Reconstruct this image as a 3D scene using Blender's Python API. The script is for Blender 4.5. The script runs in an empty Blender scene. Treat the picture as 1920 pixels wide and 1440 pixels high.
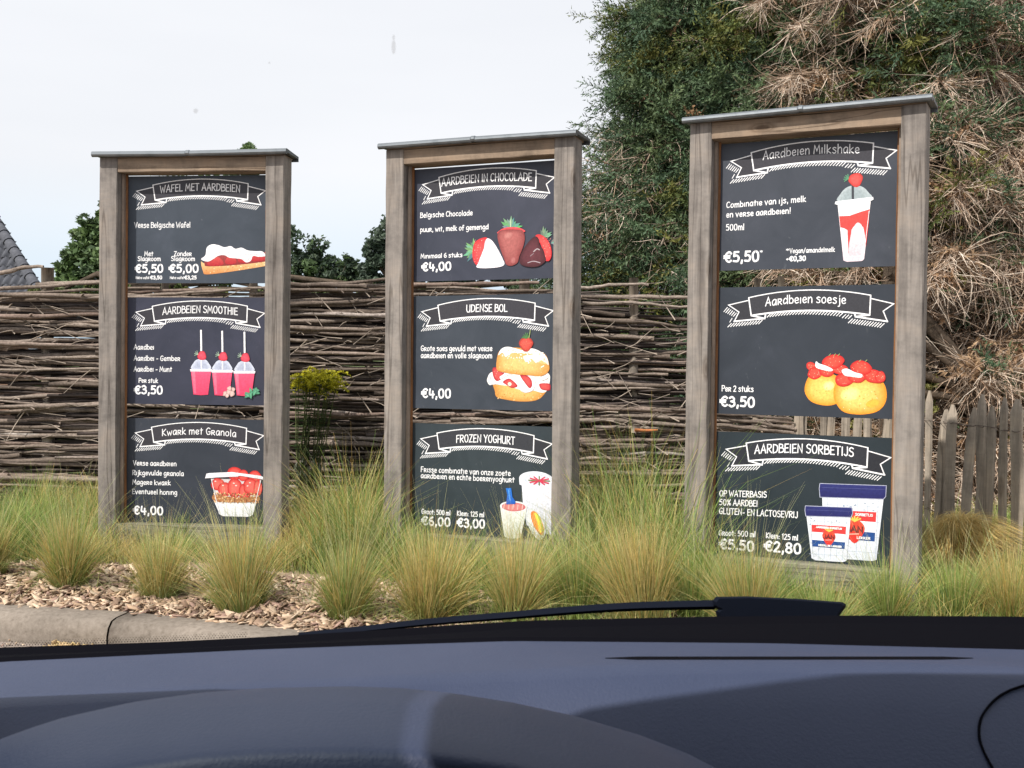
import bpy, math, random
import numpy as np
from mathutils import Vector, Matrix
PI = math.pi
rnd = random.Random(7)
rng = np.random.default_rng(11)
S = bpy.context.scene
C = S.collection

# ------------------------------------------------------------------ camera, sky, sun, exposure
F = 2100.0                      # focal length in photograph pixels (1920 wide)
CAMZ = 1.25
PITCH = math.atan(50 / F)
ROLL = 0.008
cf = Vector((0, math.cos(PITCH), -math.sin(PITCH)))
cr0 = Vector((1, 0, 0)); cu0 = cr0.cross(cf)
cr = cr0 * math.cos(ROLL) + cu0 * math.sin(ROLL)
cu = -cr0 * math.sin(ROLL) + cu0 * math.cos(ROLL)
CAM = Vector((0, 0, CAMZ))
cd = bpy.data.cameras.new('camera'); cam = bpy.data.objects.new('camera', cd); C.objects.link(cam)
M = Matrix.Identity(4)
for i in range(3):
    M[i][0], M[i][1], M[i][2], M[i][3] = cr[i], cu[i], -cf[i], CAM[i]
cam.matrix_world = M
cd.sensor_fit = 'HORIZONTAL'; cd.sensor_width = 36; cd.lens = 36 * F / 1920
cd.clip_start = 0.02; cd.clip_end = 2000
cd.dof.use_dof = True; cd.dof.focus_distance = 6.3; cd.dof.aperture_fstop = 26
S.camera = cam

SUN_EL, SUN_AZ = math.radians(46), math.radians(47)      # azimuth: left of straight behind the camera
to_sun = Vector((-math.sin(SUN_AZ) * math.cos(SUN_EL), -math.cos(SUN_AZ) * math.cos(SUN_EL), math.sin(SUN_EL)))
sl = bpy.data.lights.new('sun', 'SUN'); sun = bpy.data.objects.new('sun', sl); C.objects.link(sun)
sl.energy = 4.9; sl.angle = math.radians(0.6); sl.color = (1.0, 0.94, 0.86)
sun.rotation_euler = to_sun.to_track_quat('Z', 'Y').to_euler(); sun.location = to_sun * 40

W = bpy.data.worlds.new('World'); S.world = W; W.use_nodes = True
nt = W.node_tree; nt.nodes.clear()
wo = nt.nodes.new('ShaderNodeOutputWorld'); bg = nt.nodes.new('ShaderNodeBackground'); bg2 = nt.nodes.new('ShaderNodeBackground')
sky = nt.nodes.new('ShaderNodeTexSky'); sky.sky_type = 'NISHITA'; sky.sun_disc = False
sky.sun_elevation = SUN_EL; sky.sun_rotation = math.radians(227); sky.dust_density = 3; sky.air_density = 1; sky.ozone_density = 1
nt.links.new(sky.outputs[0], bg.inputs[0]); bg.inputs[1].default_value = 0.09
# a thin veil of high cloud over the whole sky, thinner in places near the horizon
tc = nt.nodes.new('ShaderNodeTexCoord'); mp = nt.nodes.new('ShaderNodeMapping'); mp.inputs['Scale'].default_value = (1, 1, 5)
nz = nt.nodes.new('ShaderNodeTexNoise'); nz.inputs['Scale'].default_value = 1.1; nz.inputs['Detail'].default_value = 4
nt.links.new(tc.outputs['Generated'], mp.inputs[0]); nt.links.new(mp.outputs[0], nz.inputs['Vector'])
mr = nt.nodes.new('ShaderNodeMapRange'); mr.inputs[1].default_value = 0.3; mr.inputs[2].default_value = 0.62; mr.inputs[3].default_value = 0.84; mr.inputs[4].default_value = 0.97
nt.links.new(nz.outputs[0], mr.inputs[0])
sp = nt.nodes.new('ShaderNodeSeparateXYZ'); nt.links.new(tc.outputs['Generated'], sp.inputs[0])
vr = nt.nodes.new('ShaderNodeValToRGB'); vr.color_ramp.elements[0].position = 0.05; vr.color_ramp.elements[0].color = (0.72, 0.84, 0.95, 1); vr.color_ramp.elements[1].position = 0.16; vr.color_ramp.elements[1].color = (0.925, 0.93, 0.965, 1)
nt.links.new(sp.outputs[2], vr.inputs[0]); nt.links.new(vr.outputs[0], bg2.inputs[0]); bg2.inputs[1].default_value = 1.0
mx = nt.nodes.new('ShaderNodeMixShader')
nt.links.new(mr.outputs[0], mx.inputs[0]); nt.links.new(bg.outputs[0], mx.inputs[1]); nt.links.new(bg2.outputs[0], mx.inputs[2])
nt.links.new(mx.outputs[0], wo.inputs[0])
S.view_settings.view_transform = 'Standard'; S.view_settings.look = 'None'
S.view_settings.gamma = 1; S.view_settings.use_curve_mapping = False; S.view_settings.exposure = 0.13
S.render.engine = 'CYCLES'
S.cycles.max_bounces = 6; S.cycles.diffuse_bounces = 3; S.cycles.transparent_max_bounces = 12

def at(px, py, Y):
    """the world point seen at photograph pixel (px, py) at depth Y"""
    d = cf + cr * ((px - 960) / F) - cu * ((py - 720) / F)
    return CAM + d * (Y / d.y)

# ------------------------------------------------------------------ materials
def mat(name, col=(0.5, 0.5, 0.5), rough=0.8, spec=0.3):
    m = bpy.data.materials.new(name); m.use_nodes = True
    p = m.node_tree.nodes['Principled BSDF']
    p.inputs['Base Color'].default_value = (*col, 1); p.inputs['Roughness'].default_value = rough
    p.inputs['Specular IOR Level'].default_value = spec
    return m, m.node_tree, p

def N(t, typ, **kw):
    n = t.nodes.new(typ)
    for k, v in kw.items():
        if k.startswith('i_'): n.inputs[k[2:].replace('_', ' ')].default_value = v
        else: setattr(n, k, v)
    return n

def ramp(t, src, stops):
    r = t.nodes.new('ShaderNodeValToRGB'); el = r.color_ramp.elements
    while len(el) < len(stops): el.new(0.5)
    for e, (p, c) in zip(el, stops): e.position = p; e.color = (*c, 1)
    t.links.new(src, r.inputs[0]); return r

def mixc(t, a, b, fac, mode='MIX'):
    m = t.nodes.new('ShaderNodeMix'); m.data_type = 'RGBA'; m.blend_type = mode
    if isinstance(fac, (int, float)): m.inputs[0].default_value = fac
    else: t.links.new(fac, m.inputs[0])
    for s, i in ((a, 6), (b, 7)):
        if isinstance(s, tuple): m.inputs[i].default_value = (*s, 1)
        else: t.links.new(s, m.inputs[i])
    return m.outputs[2]

def coords(t, scale=(1, 1, 1), jitter=True, space='Object'):
    tc = N(t, 'ShaderNodeTexCoord'); mp = N(t, 'ShaderNodeMapping'); mp.inputs['Scale'].default_value = scale
    src = tc.outputs[space]
    if jitter:
        oi = N(t, 'ShaderNodeObjectInfo'); ml = N(t, 'ShaderNodeMath', operation='MULTIPLY'); ml.inputs[1].default_value = 37.0
        t.links.new(oi.outputs['Random'], ml.inputs[0])
        ad = N(t, 'ShaderNodeVectorMath', operation='ADD'); t.links.new(src, ad.inputs[0]); t.links.new(ml.outputs[0], ad.inputs[1]); src = ad.outputs[0]
    t.links.new(src, mp.inputs[0]); return mp.outputs[0]

def noise(t, vec, scale, detail=4, rough=0.6, dist=0.0):
    n = N(t, 'ShaderNodeTexNoise'); n.inputs['Scale'].default_value = scale; n.inputs['Detail'].default_value = detail
    n.inputs['Roughness'].default_value = rough; n.inputs['Distortion'].default_value = dist
    t.links.new(vec, n.inputs['Vector']); return n.outputs[0]

def bump(t, p, h, strength=0.4, dist=0.01):
    b = N(t, 'ShaderNodeBump'); b.inputs['Strength'].default_value = strength; b.inputs['Distance'].default_value = dist
    t.links.new(h, b.inputs['Height']); t.links.new(b.outputs[0], p.inputs['Normal'])

def wood_mat(name, axis, light, mid, dark, warm=0.0, crackamt=1.0):
    m, t, p = mat(name, rough=0.85, spec=0.15)
    sc = [26, 26, 26]; sc[axis] = 1.4
    v = coords(t, tuple(sc)); g = noise(t, v, 1.0, 6, 0.65, 0.6)
    r = ramp(t, g, [(0.28, dark), (0.48, mid), (0.75, light)])
    v2 = coords(t, (2.2, 2.2, 2.2)); n2 = noise(t, v2, 2.2, 5, 0.7)
    r2 = ramp(t, n2, [(0.3, (0.62, 0.62, 0.62)), (0.5, (0.98, 0.97, 0.95)), (0.7, (1.2, 1.14, 1.06))])
    c = mixc(t, r.outputs[0], r2.outputs[0], 1.0, 'MULTIPLY')
    # saw marks across the grain and a few drying cracks along it
    sc3 = [9, 9, 9]; sc3[axis] = 55
    s = noise(t, coords(t, tuple(sc3)), 1.0, 2)
    rs = ramp(t, s, [(0.35, (0.93, 0.93, 0.93)), (0.65, (1.04, 1.04, 1.04))]); c = mixc(t, c, rs.outputs[0], 0.6, 'MULTIPLY')
    sc4 = [11, 11, 11]; sc4[axis] = 0.45
    k = noise(t, coords(t, tuple(sc4)), 1.0, 2, 0.5, 0.15)
    w = 0.006 * crackamt
    rk = ramp(t, k, [(0.56 - w * 2, (1, 1, 1)), (0.56, (0.25, 0.22, 0.2)), (0.56 + w, (0.25, 0.22, 0.2)), (0.56 + w * 3, (1, 1, 1))])
    c = mixc(t, c, rk.outputs[0], 0.5, 'MULTIPLY')
    t.links.new(c, p.inputs['Base Color'])
    sc5 = [9, 9, 9]; sc5[axis] = 3.2
    vo = N(t, 'ShaderNodeTexVoronoi'); vo.inputs['Scale'].default_value = 0.55; t.links.new(coords(t, tuple(sc5)), vo.inputs['Vector'])
    rv_ = ramp(t, vo.outputs['Distance'], [(0.05, (0.38, 0.33, 0.30)), (0.085, (0.8, 0.78, 0.76)), (0.10, (0.62, 0.58, 0.55)), (0.15, (1, 1, 1))]); c = mixc(t, c, rv_.outputs[0], 0.85, 'MULTIPLY'); t.links.new(c, p.inputs['Base Color'])
    mm = N(t, 'ShaderNodeMath', operation='ADD'); t.links.new(g, mm.inputs[0]); t.links.new(rk.outputs[0], mm.inputs[1])
    bump(t, p, mm.outputs[0], 0.5, 0.004)
    return m

M_POST = wood_mat('weathered_oak_upright', 2, (0.32, 0.29, 0.27), (0.235, 0.212, 0.197), (0.14, 0.124, 0.116))
M_RAIL = wood_mat('weathered_oak_lying', 0, (0.36, 0.28, 0.215), (0.27, 0.205, 0.155), (0.155, 0.112, 0.085))
M_RAIL2 = wood_mat('weathered_oak_low', 0, (0.28, 0.27, 0.21), (0.2, 0.195, 0.145), (0.11, 0.11, 0.08))
M_BATL = wood_mat('pale_batten', 2, (0.38, 0.31, 0.26), (0.3, 0.24, 0.2), (0.2, 0.16, 0.13), crackamt=0.4)
M_BATD = wood_mat('reddish_batten', 2, (0.3, 0.15, 0.075), (0.22, 0.105, 0.05), (0.13, 0.06, 0.03), crackamt=0.4)
M_PICK = wood_mat('grey_chestnut', 2, (0.46, 0.40, 0.335), (0.33, 0.285, 0.24), (0.16, 0.138, 0.115))

def zinc():
    m, t, p = mat('weathered_zinc', rough=0.38, spec=0.5); p.inputs['Metallic'].default_value = 0.75
    n = noise(t, coords(t, (4, 4, 4)), 3, 5)
    r = ramp(t, n, [(0.3, (0.13, 0.145, 0.16)), (0.7, (0.24, 0.26, 0.28))]); t.links.new(r.outputs[0], p.inputs['Base Color'])
    r2 = ramp(t, n, [(0.3, (0.5,) * 3), (0.7, (0.3,) * 3)]); t.links.new(r2.outputs[0], p.inputs['Roughness'])
    return m
M_ZINC = zinc()

def slate():
    m, t, p = mat('printed_slate', rough=0.42, spec=0.35)
    oi = N(t, 'ShaderNodeObjectInfo')
    v = coords(t, (1, 1, 1))
    n = noise(t, v, 3.2, 5, 0.65, 0.8); r = ramp(t, n, [(0.3, (0.75, 0.78, 0.8)), (0.55, (1, 1, 1)), (0.8, (1.35, 1.3, 1.3))])
    c = mixc(t, oi.outputs['Color'], r.outputs[0], 1.0, 'MULTIPLY')
    n2 = noise(t, coords(t, (7, 7, 2.5)), 2.5, 6, 0.75, 1.5); r2 = ramp(t, n2, [(0.64, (0, 0, 0)), (0.8, (0.35, 0.35, 0.35))])
    c = mixc(t, c, (0.3, 0.32, 0.34), r2.outputs[0])
    t.links.new(c, p.inputs['Base Color'])
    return m
M_SLATE = slate()

def attr_mat(name, rough=0.6, spec=0.3, transl=0.0, vary=None, boost=None):
    m, t, p = mat(name, rough=rough, spec=spec)
    a = N(t, 'ShaderNodeAttribute', attribute_name='Col')
    c = a.outputs['Color']
    if vary:
        n = noise(t, coords(t, (1, 1, 1), False), vary[0], 5)
        r = ramp(t, n, [(0.3, (1 - vary[1],) * 3), (0.7, (1 + vary[1],) * 3)]); c = mixc(t, c, r.outputs[0], 1.0, 'MULTIPLY')
    t.links.new(c, p.inputs['Base Color'])
    if transl:
        o = t.nodes['Material Output']; tr = N(t, 'ShaderNodeBsdfTranslucent'); mx = N(t, 'ShaderNodeMixShader'); mx.inputs[0].default_value = transl
        t.links.new(c, tr.inputs[0]); t.links.new(p.outputs[0], mx.inputs[1]); t.links.new(tr.outputs[0], mx.inputs[2]); t.links.new(mx.outputs[0], o.inputs[0])
    return m
M_PRINT = attr_mat('printed_colour', 0.42, 0.3, vary=(85, 0.17))
M_LEAF = attr_mat('leaf', 0.55, 0.35, 0.28)
M_BLADE = attr_mat('grass_blade', 0.6, 0.25, 0.35)
M_NEEDLE = attr_mat('needle', 0.6, 0.3, 0.12)
M_TWIG = attr_mat('dry_twig', 0.85, 0.15, vary=(9, 0.3))
M_CHIP = attr_mat('wood_chip', 0.9, 0.1, vary=(40, 0.25))

def bark():
    m, t, p = mat('hazel_bark', rough=0.85, spec=0.2)
    oi = N(t, 'ShaderNodeObjectInfo')
    base = ramp(t, oi.outputs['Random'], [(0.0, (0.12, 0.095, 0.08)), (0.35, (0.225, 0.182, 0.155)), (0.7, (0.315, 0.265, 0.23)), (0.93, (0.23, 0.17, 0.145)), (1.0, (0.44, 0.40, 0.375))])
    n = noise(t, coords(t, (5, 40, 40)), 1.0, 6, 0.7, 0.5); r = ramp(t, n, [(0.3, (0.45, 0.42, 0.4)), (0.5, (0.95, 0.93, 0.9)), (0.72, (1.4, 1.38, 1.35))])
    c = mixc(t, base.outputs[0], r.outputs[0], 1.0, 'MULTIPLY')
    n2 = noise(t, coords(t, (60, 60, 60)), 1.0, 3); r2 = ramp(t, n2, [(0.35, (0.6,) * 3), (0.6, (1.1,) * 3)]); c = mixc(t, c, r2.outputs[0], 0.8, 'MULTIPLY')
    t.links.new(c, p.inputs['Base Color']); bump(t, p, n, 0.6, 0.006)
    return m
M_BARK = bark()

def rough_mat(name, stops, scale, rough=0.95, bs=0.5, bd=0.01, space='Object'):
    m, t, p = mat(name, rough=rough, spec=0.15)
    v = coords(t, (1, 1, 1), False, space); n = noise(t, v, scale, 8, 0.7)
    r = ramp(t, n, stops); n2 = noise(t, v, scale * 0.07, 3)
    r2 = ramp(t, n2, [(0.3, (0.78,) * 3), (0.7, (1.15,) * 3)])
    t.links.new(mixc(t, r.outputs[0], r2.outputs[0], 1.0, 'MULTIPLY'), p.inputs['Base Color']); bump(t, p, n, bs, bd)
    return m
M_SOIL = rough_mat('sandy_soil', [(0.3, (0.16, 0.11, 0.08)), (0.5, (0.30, 0.22, 0.16)), (0.75, (0.42, 0.32, 0.24))], 22)
M_MEADOW = rough_mat('rough_turf', [(0.3, (0.05, 0.07, 0.025)), (0.7, (0.12, 0.14, 0.05))], 6)
M_KERB = rough_mat('weathered_concrete', [(0.25, (0.12, 0.10, 0.082)), (0.45, (0.20, 0.17, 0.142)), (0.62, (0.245, 0.21, 0.178)), (0.85, (0.31, 0.27, 0.23))], 38, bs=0.5, bd=0.005)
M_ROAD = rough_mat('worn_asphalt', [(0.3, (0.16, 0.13, 0.115)), (0.55, (0.30, 0.25, 0.215)), (0.8, (0.38, 0.32, 0.28))], 90)
M_TRUNK = rough_mat('trunk_bark', [(0.3, (0.05, 0.04, 0.03)), (0.7, (0.16, 0.12, 0.09))], 14, bs=0.8, bd=0.03)
M_ROOF = rough_mat('grey_clay_tile', [(0.3, (0.075, 0.077, 0.09)), (0.6, (0.12, 0.125, 0.145)), (0.85, (0.19, 0.19, 0.20))], 9)
M_BRICKW = rough_mat('brick_wall', [(0.3, (0.2, 0.12, 0.09)), (0.7, (0.3, 0.19, 0.14))], 5)
M_WIRE, _, _p = mat('rusty_wire', (0.12, 0.09, 0.075), 0.7)

def dash_mat():
    m, t, p = mat('grained_dashboard_plastic', (0.085, 0.095, 0.135), 0.55, 0.42)
    n = noise(t, coords(t, (1, 1, 1), False), 300, 3); bump(t, p, n, 0.5, 0.0012)
    n2 = noise(t, coords(t, (1, 1, 1), False), 5, 4)
    r = ramp(t, n2, [(0.3, (0.026, 0.038, 0.082)), (0.7, (0.034, 0.046, 0.093))]); t.links.new(r.outputs[0], p.inputs['Base Color'])
    return m
M_DASH = dash_mat()
M_BLACK, _, _p = mat('black_rubber', (0.004, 0.004, 0.006), 0.9, 0.02)
M_WIPER, _, _p = mat('wiper_plastic', (0.006, 0.008, 0.015), 0.8, 0.05)
M_HEAD, _, _p = mat('grey_headliner', (0.22, 0.22, 0.23), 0.95, 0.1)
M_PAINT, _, _p = mat('dark_car_paint', (0.006, 0.007, 0.012), 0.6, 0.1)
M_GLASS = bpy.data.materials.new('clear_pane'); M_GLASS.use_nodes = True
_t = M_GLASS.node_tree; _t.nodes.clear(); _o = _t.nodes.new('ShaderNodeOutputMaterial'); _b = _t.nodes.new('ShaderNodeBsdfTransparent')
_b.inputs[0].default_value = (0.97, 0.98, 0.98, 1); _t.links.new(_b.outputs[0], _o.inputs[0])

# ------------------------------------------------------------------ mesh helpers
class MB:
    def __init__(s): s.v = []; s.f = []; s.c = []; s.mi = []; s.sm = []
    def add(s, vs, fs, col=None, mi=0, smooth=False):
        o = len(s.v); s.v += [tuple(v) for v in vs]; s.f += [tuple(i + o for i in f) for f in fs]
        if col is None: col = (1, 1, 1)
        s.c += (list(col) if isinstance(col, list) else [col] * len(vs))
        s.mi += [mi] * len(fs); s.sm += [smooth] * len(fs)
    def box(s, x0, y0, z0, x1, y1, z1, mi=0, col=None, M=None):
        vs = [Vector((x, y, z)) for z in (z0, z1) for y in (y0, y1) for x in (x0, x1)]
        if M is not None: vs = [M @ v for v in vs]
        s.add(vs, [(0, 2, 3, 1), (4, 5, 7, 6), (0, 1, 5, 4), (2, 6, 7, 3), (0, 4, 6, 2), (1, 3, 7, 5)], col, mi)
    def tube(s, pts, rad, n=6, col=None, cap=True, mi=0, smooth=True):
        pts = [Vector(p) for p in pts]; k = len(pts)
        if not hasattr(rad, '__len__'): rad = [rad] * k
        vs = []; cols = []
        for i, p in enumerate(pts):
            d = (pts[min(i + 1, k - 1)] - pts[max(i - 1, 0)]).normalized()
            a = Vector((0, 0, 1)) if abs(d.z) < 0.9 else Vector((1, 0, 0))
            x = d.cross(a).normalized(); y = x.cross(d)
            for j in range(n):
                th = 2 * PI * j / n; vs.append(p + (x * math.cos(th) + y * math.sin(th)) * rad[i])
                if isinstance(col, list): cols.append(col[i])
        fs = [(i * n + j, i * n + (j + 1) % n, (i + 1) * n + (j + 1) % n, (i + 1) * n + j) for i in range(k - 1) for j in range(n)]
        if cap: fs += [tuple(range(n)), tuple(reversed(range((k - 1) * n, k * n)))]
        s.add(vs, fs, cols if isinstance(col, list) else col, mi, smooth)
    def mesh(s, name, mats, attr=False):
        me = bpy.data.meshes.new(name); me.from_pydata(s.v, [], s.f)
        for m in (mats if isinstance(mats, (list, tuple)) else [mats]): me.materials.append(m)
        if any(s.mi): me.polygons.foreach_set('material_index', s.mi)
        me.polygons.foreach_set('use_smooth', s.sm)
        if attr:
            a = me.color_attributes.new('Col', 'FLOAT_COLOR', 'POINT')
            a.data.foreach_set('color', np.array([(*c, 1) for c in s.c], dtype=np.float32).ravel())
        me.update(); return me

def link(name, me, parent=None, loc=(0, 0, 0), rot=(0, 0, 0), **props):
    o = bpy.data.objects.new(name, me); C.objects.link(o)
    if parent is not None: o.parent = parent
    o.location = loc; o.rotation_euler = rot
    for k, v in props.items(): o[k] = v
    return o

def thing(name, label, cat, loc=(0, 0, 0), rz=0, group=None):
    o = link(name, None, None, loc, (0, 0, rz), label=label, category=cat)
    if group: o['group'] = group
    return o

def npmesh(name, v, f, cols, m, smooth=False):
    """big mesh from arrays: v (n,3), f (k,3 or 4), cols (n,3)"""
    me = bpy.data.meshes.new(name); nv, nf, k = len(v), len(f), f.shape[1]
    me.vertices.add(nv); me.vertices.foreach_set('co', v.astype(np.float32).ravel())
    me.loops.add(nf * k); me.loops.foreach_set('vertex_index', f.astype(np.int32).ravel())
    me.polygons.add(nf); me.polygons.foreach_set('loop_start', (np.arange(nf) * k).astype(np.int32))
    me.update(calc_edges=True); me.validate()
    a = me.color_attributes.new('Col', 'FLOAT_COLOR', 'POINT')
    a.data.foreach_set('color', np.hstack([cols, np.ones((nv, 1))]).astype(np.float32).ravel())
    if smooth: me.polygons.foreach_set('use_smooth', [True] * nf)
    me.materials.append(m); return me

# ------------------------------------------------------------------ stroke lettering
G = {}
def g(ch, w, s): G[ch] = (w, s)
# x 0..w, y 0..10 (cap height 10, small letters 6.6); '~' marks a smooth stroke
g('A', 5.0, '0,0 2.6,10 4.8,0|0.7,3.3 4.4,3.6'); g('B', 4.4, '0.2,0 0.4,10|~0.4,9.9 3.4,9.2 3.3,6.4 0.6,5.4|~0.6,5.4 4.2,5 4.1,1 0.2,0')
g('C', 4.4, '~4.2,8.6 2.8,10 0.7,8 0.3,3.6 1.6,0.3 4.1,1.2'); g('D', 4.8, '0.3,0 0.5,10|~0.5,9.9 3.8,8.8 4.6,5 3.4,1.2 0.3,0.1')
g('E', 4.0, '3.8,9.9 0.5,9.7 0.3,0.1 3.9,0.3|0.4,5.2 3.3,5.4'); g('F', 3.9, '3.9,9.9 0.5,9.7 0.3,0|0.4,5.0 3.2,5.3')
g('G', 4.8, '~4.4,8.6 2.8,10 0.8,8 0.3,4 1.6,0.3 4.2,1 4.4,4.4|4.5,4.5 2.5,4.3'); g('H', 4.6, '0.4,10 0.3,0|4.3,10 4.2,0|0.4,5 4.2,5.3')
g('I', 1.2, '0.6,9.8 0.5,0.1'); g('J', 3.4, '~3.0,10 3.1,2.5 1.8,0 0.2,1.4'); g('K', 4.6, '0.4,10 0.4,0|4.0,9.6 0.5,4.6 4.4,0')
g('L', 3.8, '0.4,10 0.3,0.2 3.7,0.4'); g('M', 6.0, '0.2,0 0.9,9.8 3.0,3.2 5.0,9.9 5.8,0'); g('N', 4.8, '0.3,0 0.5,9.8 4.3,0.3 4.5,10')
g('O', 5.0, '~2.5,9.9 0.7,8 0.3,4.2 1.6,0.3 3.8,0.8 4.7,5 4,8.8 2.5,9.9'); g('P', 4.3, '0.4,0 0.4,9.9|~0.4,9.8 3.8,9.4 3.9,5.4 0.5,4.4')
g('R', 4.6, '0.3,0 0.4,9.9|~0.4,9.8 3.8,9.3 3.6,5.8 0.6,4.9|1.2,5 4.4,0'); g('S', 4.2, '~3.9,8.9 2.2,10 0.5,8.2 1.2,5.8 3.6,4.4 3.8,1.4 2.0,0 0.2,1.2')
g('T', 4.4, '0,9.8 4.4,9.9|2.2,9.8 2.1,0'); g('U', 4.8, '~0.3,10 0.2,3 1.4,0.1 3.2,0.3 4.3,3|4.4,10 4.3,0'); g('V', 4.8, '0,10 2.3,0 4.7,10')
g('W', 6.6, '0,10 1.6,0.1 3.3,7 4.8,0.1 6.4,10'); g('Y', 4.6, '0.1,10 2.4,5 4.5,10|2.4,5 2.0,0'); g('Z', 4.5, '0.2,9.8 4.2,9.9 0.2,0.1 4.4,0.3')
g('a', 4.2, '~3.7,6 2.2,6.8 0.4,4.4 0.8,0.6 2.4,0.4 3.7,4|3.8,6.4 3.9,0'); g('b', 4.1, '0.4,10 0.4,0.2|~0.4,4.6 2.2,6.5 3.9,4 3.2,0.6 0.4,0.6')
g('c', 3.5, '~3.4,5.6 1.8,6.7 0.3,3.4 1.4,0.2 3.3,1.1'); g('d', 4.3, '~3.8,5 2.0,6.6 0.3,3.6 1.2,0.2 3.8,2|3.9,10 4.0,0')
g('e', 3.8, '~0.5,3.3 3.4,3.8 2.8,6.4 1.0,6 0.3,3 1.5,0.2 3.6,1.1'); g('f', 3.2, '~3.1,9.3 1.8,9.9 1.3,8 1.2,0|0.1,5.8 2.8,6')
g('g', 4.2, '~3.7,6 2.0,6.8 0.3,3.8 1.2,0.6 3.7,2.6|~3.8,6.4 3.9,-1.6 2.2,-3.6 0.6,-2.8'); g('h', 4.1, '0.4,10 0.4,0|~0.4,3.8 2.2,6.6 3.6,4.8 3.7,0')
g('i', 1.3, '0.6,6.5 0.6,0.1'); g('j', 2.0, '~1.4,6.5 1.5,-2 0.2,-3.2|1.4,8.6 1.5,9.1'); g('k', 4.0, '0.4,10 0.4,0|3.4,6.4 0.5,3 3.8,0'); g('l', 1.3, '0.6,10 0.6,0.1')
g('m', 6.2, '0.4,6.5 0.4,0|~0.4,4 1.8,6.6 3.1,5 3.1,0|~3.1,4 4.6,6.6 5.7,5 5.8,0'); g('n', 4.1, '0.4,6.5 0.4,0|~0.4,4 2.2,6.7 3.6,5 3.7,0')
g('o', 4.1, '~2.0,6.6 0.4,4.4 0.6,1 2.2,0 3.7,2 3.5,5.4 2.0,6.6'); g('p', 4.1, '0.4,6.5 0.3,-3.2|~0.4,4.8 2.2,6.6 3.8,4 3,0.8 0.4,0.8')
g('r', 4.0, '0.4,0 0.4,6.6|~0.4,6.6 3.3,6.2 3.1,3.8 0.6,3.2|1.2,3.3 3.8,0'); g('s', 3.6, '~3.3,5.9 1.8,6.7 0.5,5.2 3.0,2.8 3.0,0.9 1.6,0 0.2,0.9')
g('t', 3.2, '1.6,9 1.4,0.1|0.1,6.3 3.1,6.5'); g('u', 4.1, '~0.3,6.5 0.3,1.8 1.6,0 3.6,2.4|3.7,6.5 3.8,0'); g('v', 3.9, '0.1,6.5 1.9,0 3.7,6.5')
g('w', 5.4, '0.1,6.5 1.4,0.1 2.8,4.8 4.0,0.1 5.3,6.5'); g('y', 4.0, '0.3,6.5 2.1,0.6|3.8,6.6 1.3,-3.2'); g('z', 3.8, '0.3,6.4 3.5,6.5 0.2,0.1 3.7,0.3')
g('0', 4.8, '~2.4,9.9 0.7,8 0.4,4.5 1.2,0.8 2.4,0.1 4,1.4 4.4,5 3.9,8.6 2.4,9.9'); g('1', 2.4, '0.3,8 1.6,9.9 1.6,0'); g('2', 4.4, '~0.4,8.2 2.2,10 3.9,8 2.6,4 0.3,0.2|0.3,0.2 4.2,0.3')
g('3', 4.4, '~0.5,8.8 2.2,10 3.7,8 3.2,6 1.6,5.4|~1.6,5.4 3.8,4.4 3.9,1.6 2.0,0 0.3,1.2'); g('4', 4.8, '~1,10 0.6,4.4 2,3.6 4.6,3.8|3.5,7.4 3.4,0')
g('5', 4.4, '3.9,9.8 1.0,9.7 0.7,5.6|~0.7,5.6 2.6,6.3 4.1,4 3.2,0.6 0.4,0.8'); g('6', 4.4, '~3.4,9.8 1.2,7.6 0.4,3.4 1.6,0.2 3.6,0.8 3.9,3.8 2.4,5.6 0.6,4'); g('8', 4.6, '~2.3,9.9 0.7,8.2 1.2,6 3.6,4.2 4.1,1.6 2.3,0 0.5,1.6 1.0,4.2 3.4,6 3.9,8.4 2.3,9.9')
g('€', 5.4, '~5.1,8.4 3.6,9.9 1.6,8 1.2,5 1.8,1.6 3.6,0.1 5.1,1.4|0,6.1 4.0,6.2|0,4.1 3.8,4.2')
g(',', 1.6, '1.0,1.0 0.6,-1.8'); g('.', 1.6, '0.7,0.4 0.9,0.1'); g('-', 3.2, '0.5,3.4 2.8,3.6'); g(':', 1.6, '0.7,0.8 0.8,0.5|0.7,5.0 0.8,4.7'); g('!', 1.6, '0.9,10 0.8,3|0.7,0.7 0.8,0.2')
g('/', 3.6, '0,-1 3.4,10'); g('%', 5.6, '0.6,0 5,10|~1.2,9.8 0.3,8 1.3,6.4 2.2,8 1.2,9.8|~4.4,3.8 3.5,2 4.4,0.2 5.3,2 4.4,3.8'); g('*', 3.4, '1.7,10 1.7,6.8|0.3,9.2 3.1,7.6|0.3,7.6 3.1,9.2'); g('+', 4.2, '0.4,4.6 3.8,4.7|2.1,6.6 2.1,2.6'); g(' ', 2.6, '')

def crom(p, n=4):
    if len(p) < 3: return p
    closed = p[0] == p[-1]; out = []
    for i in range(len(p) - 1):
        p0 = p[i - 1] if i > 0 else (p[-2] if closed else p[0]); p1, p2 = p[i], p[i + 1]
        p3 = p[i + 2] if i + 2 < len(p) else (p[1] if closed else p[-1])
        for j in range(n):
            t = j / n
            out.append(tuple(0.5 * (2 * b + (c - a) * t + (2 * a - 5 * b + 4 * c - d) * t * t + (-a + 3 * b - 3 * c + d) * t ** 3) for a, b, c, d in zip(p0, p1, p2, p3)))
    out.append(p[-1]); return out

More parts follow.
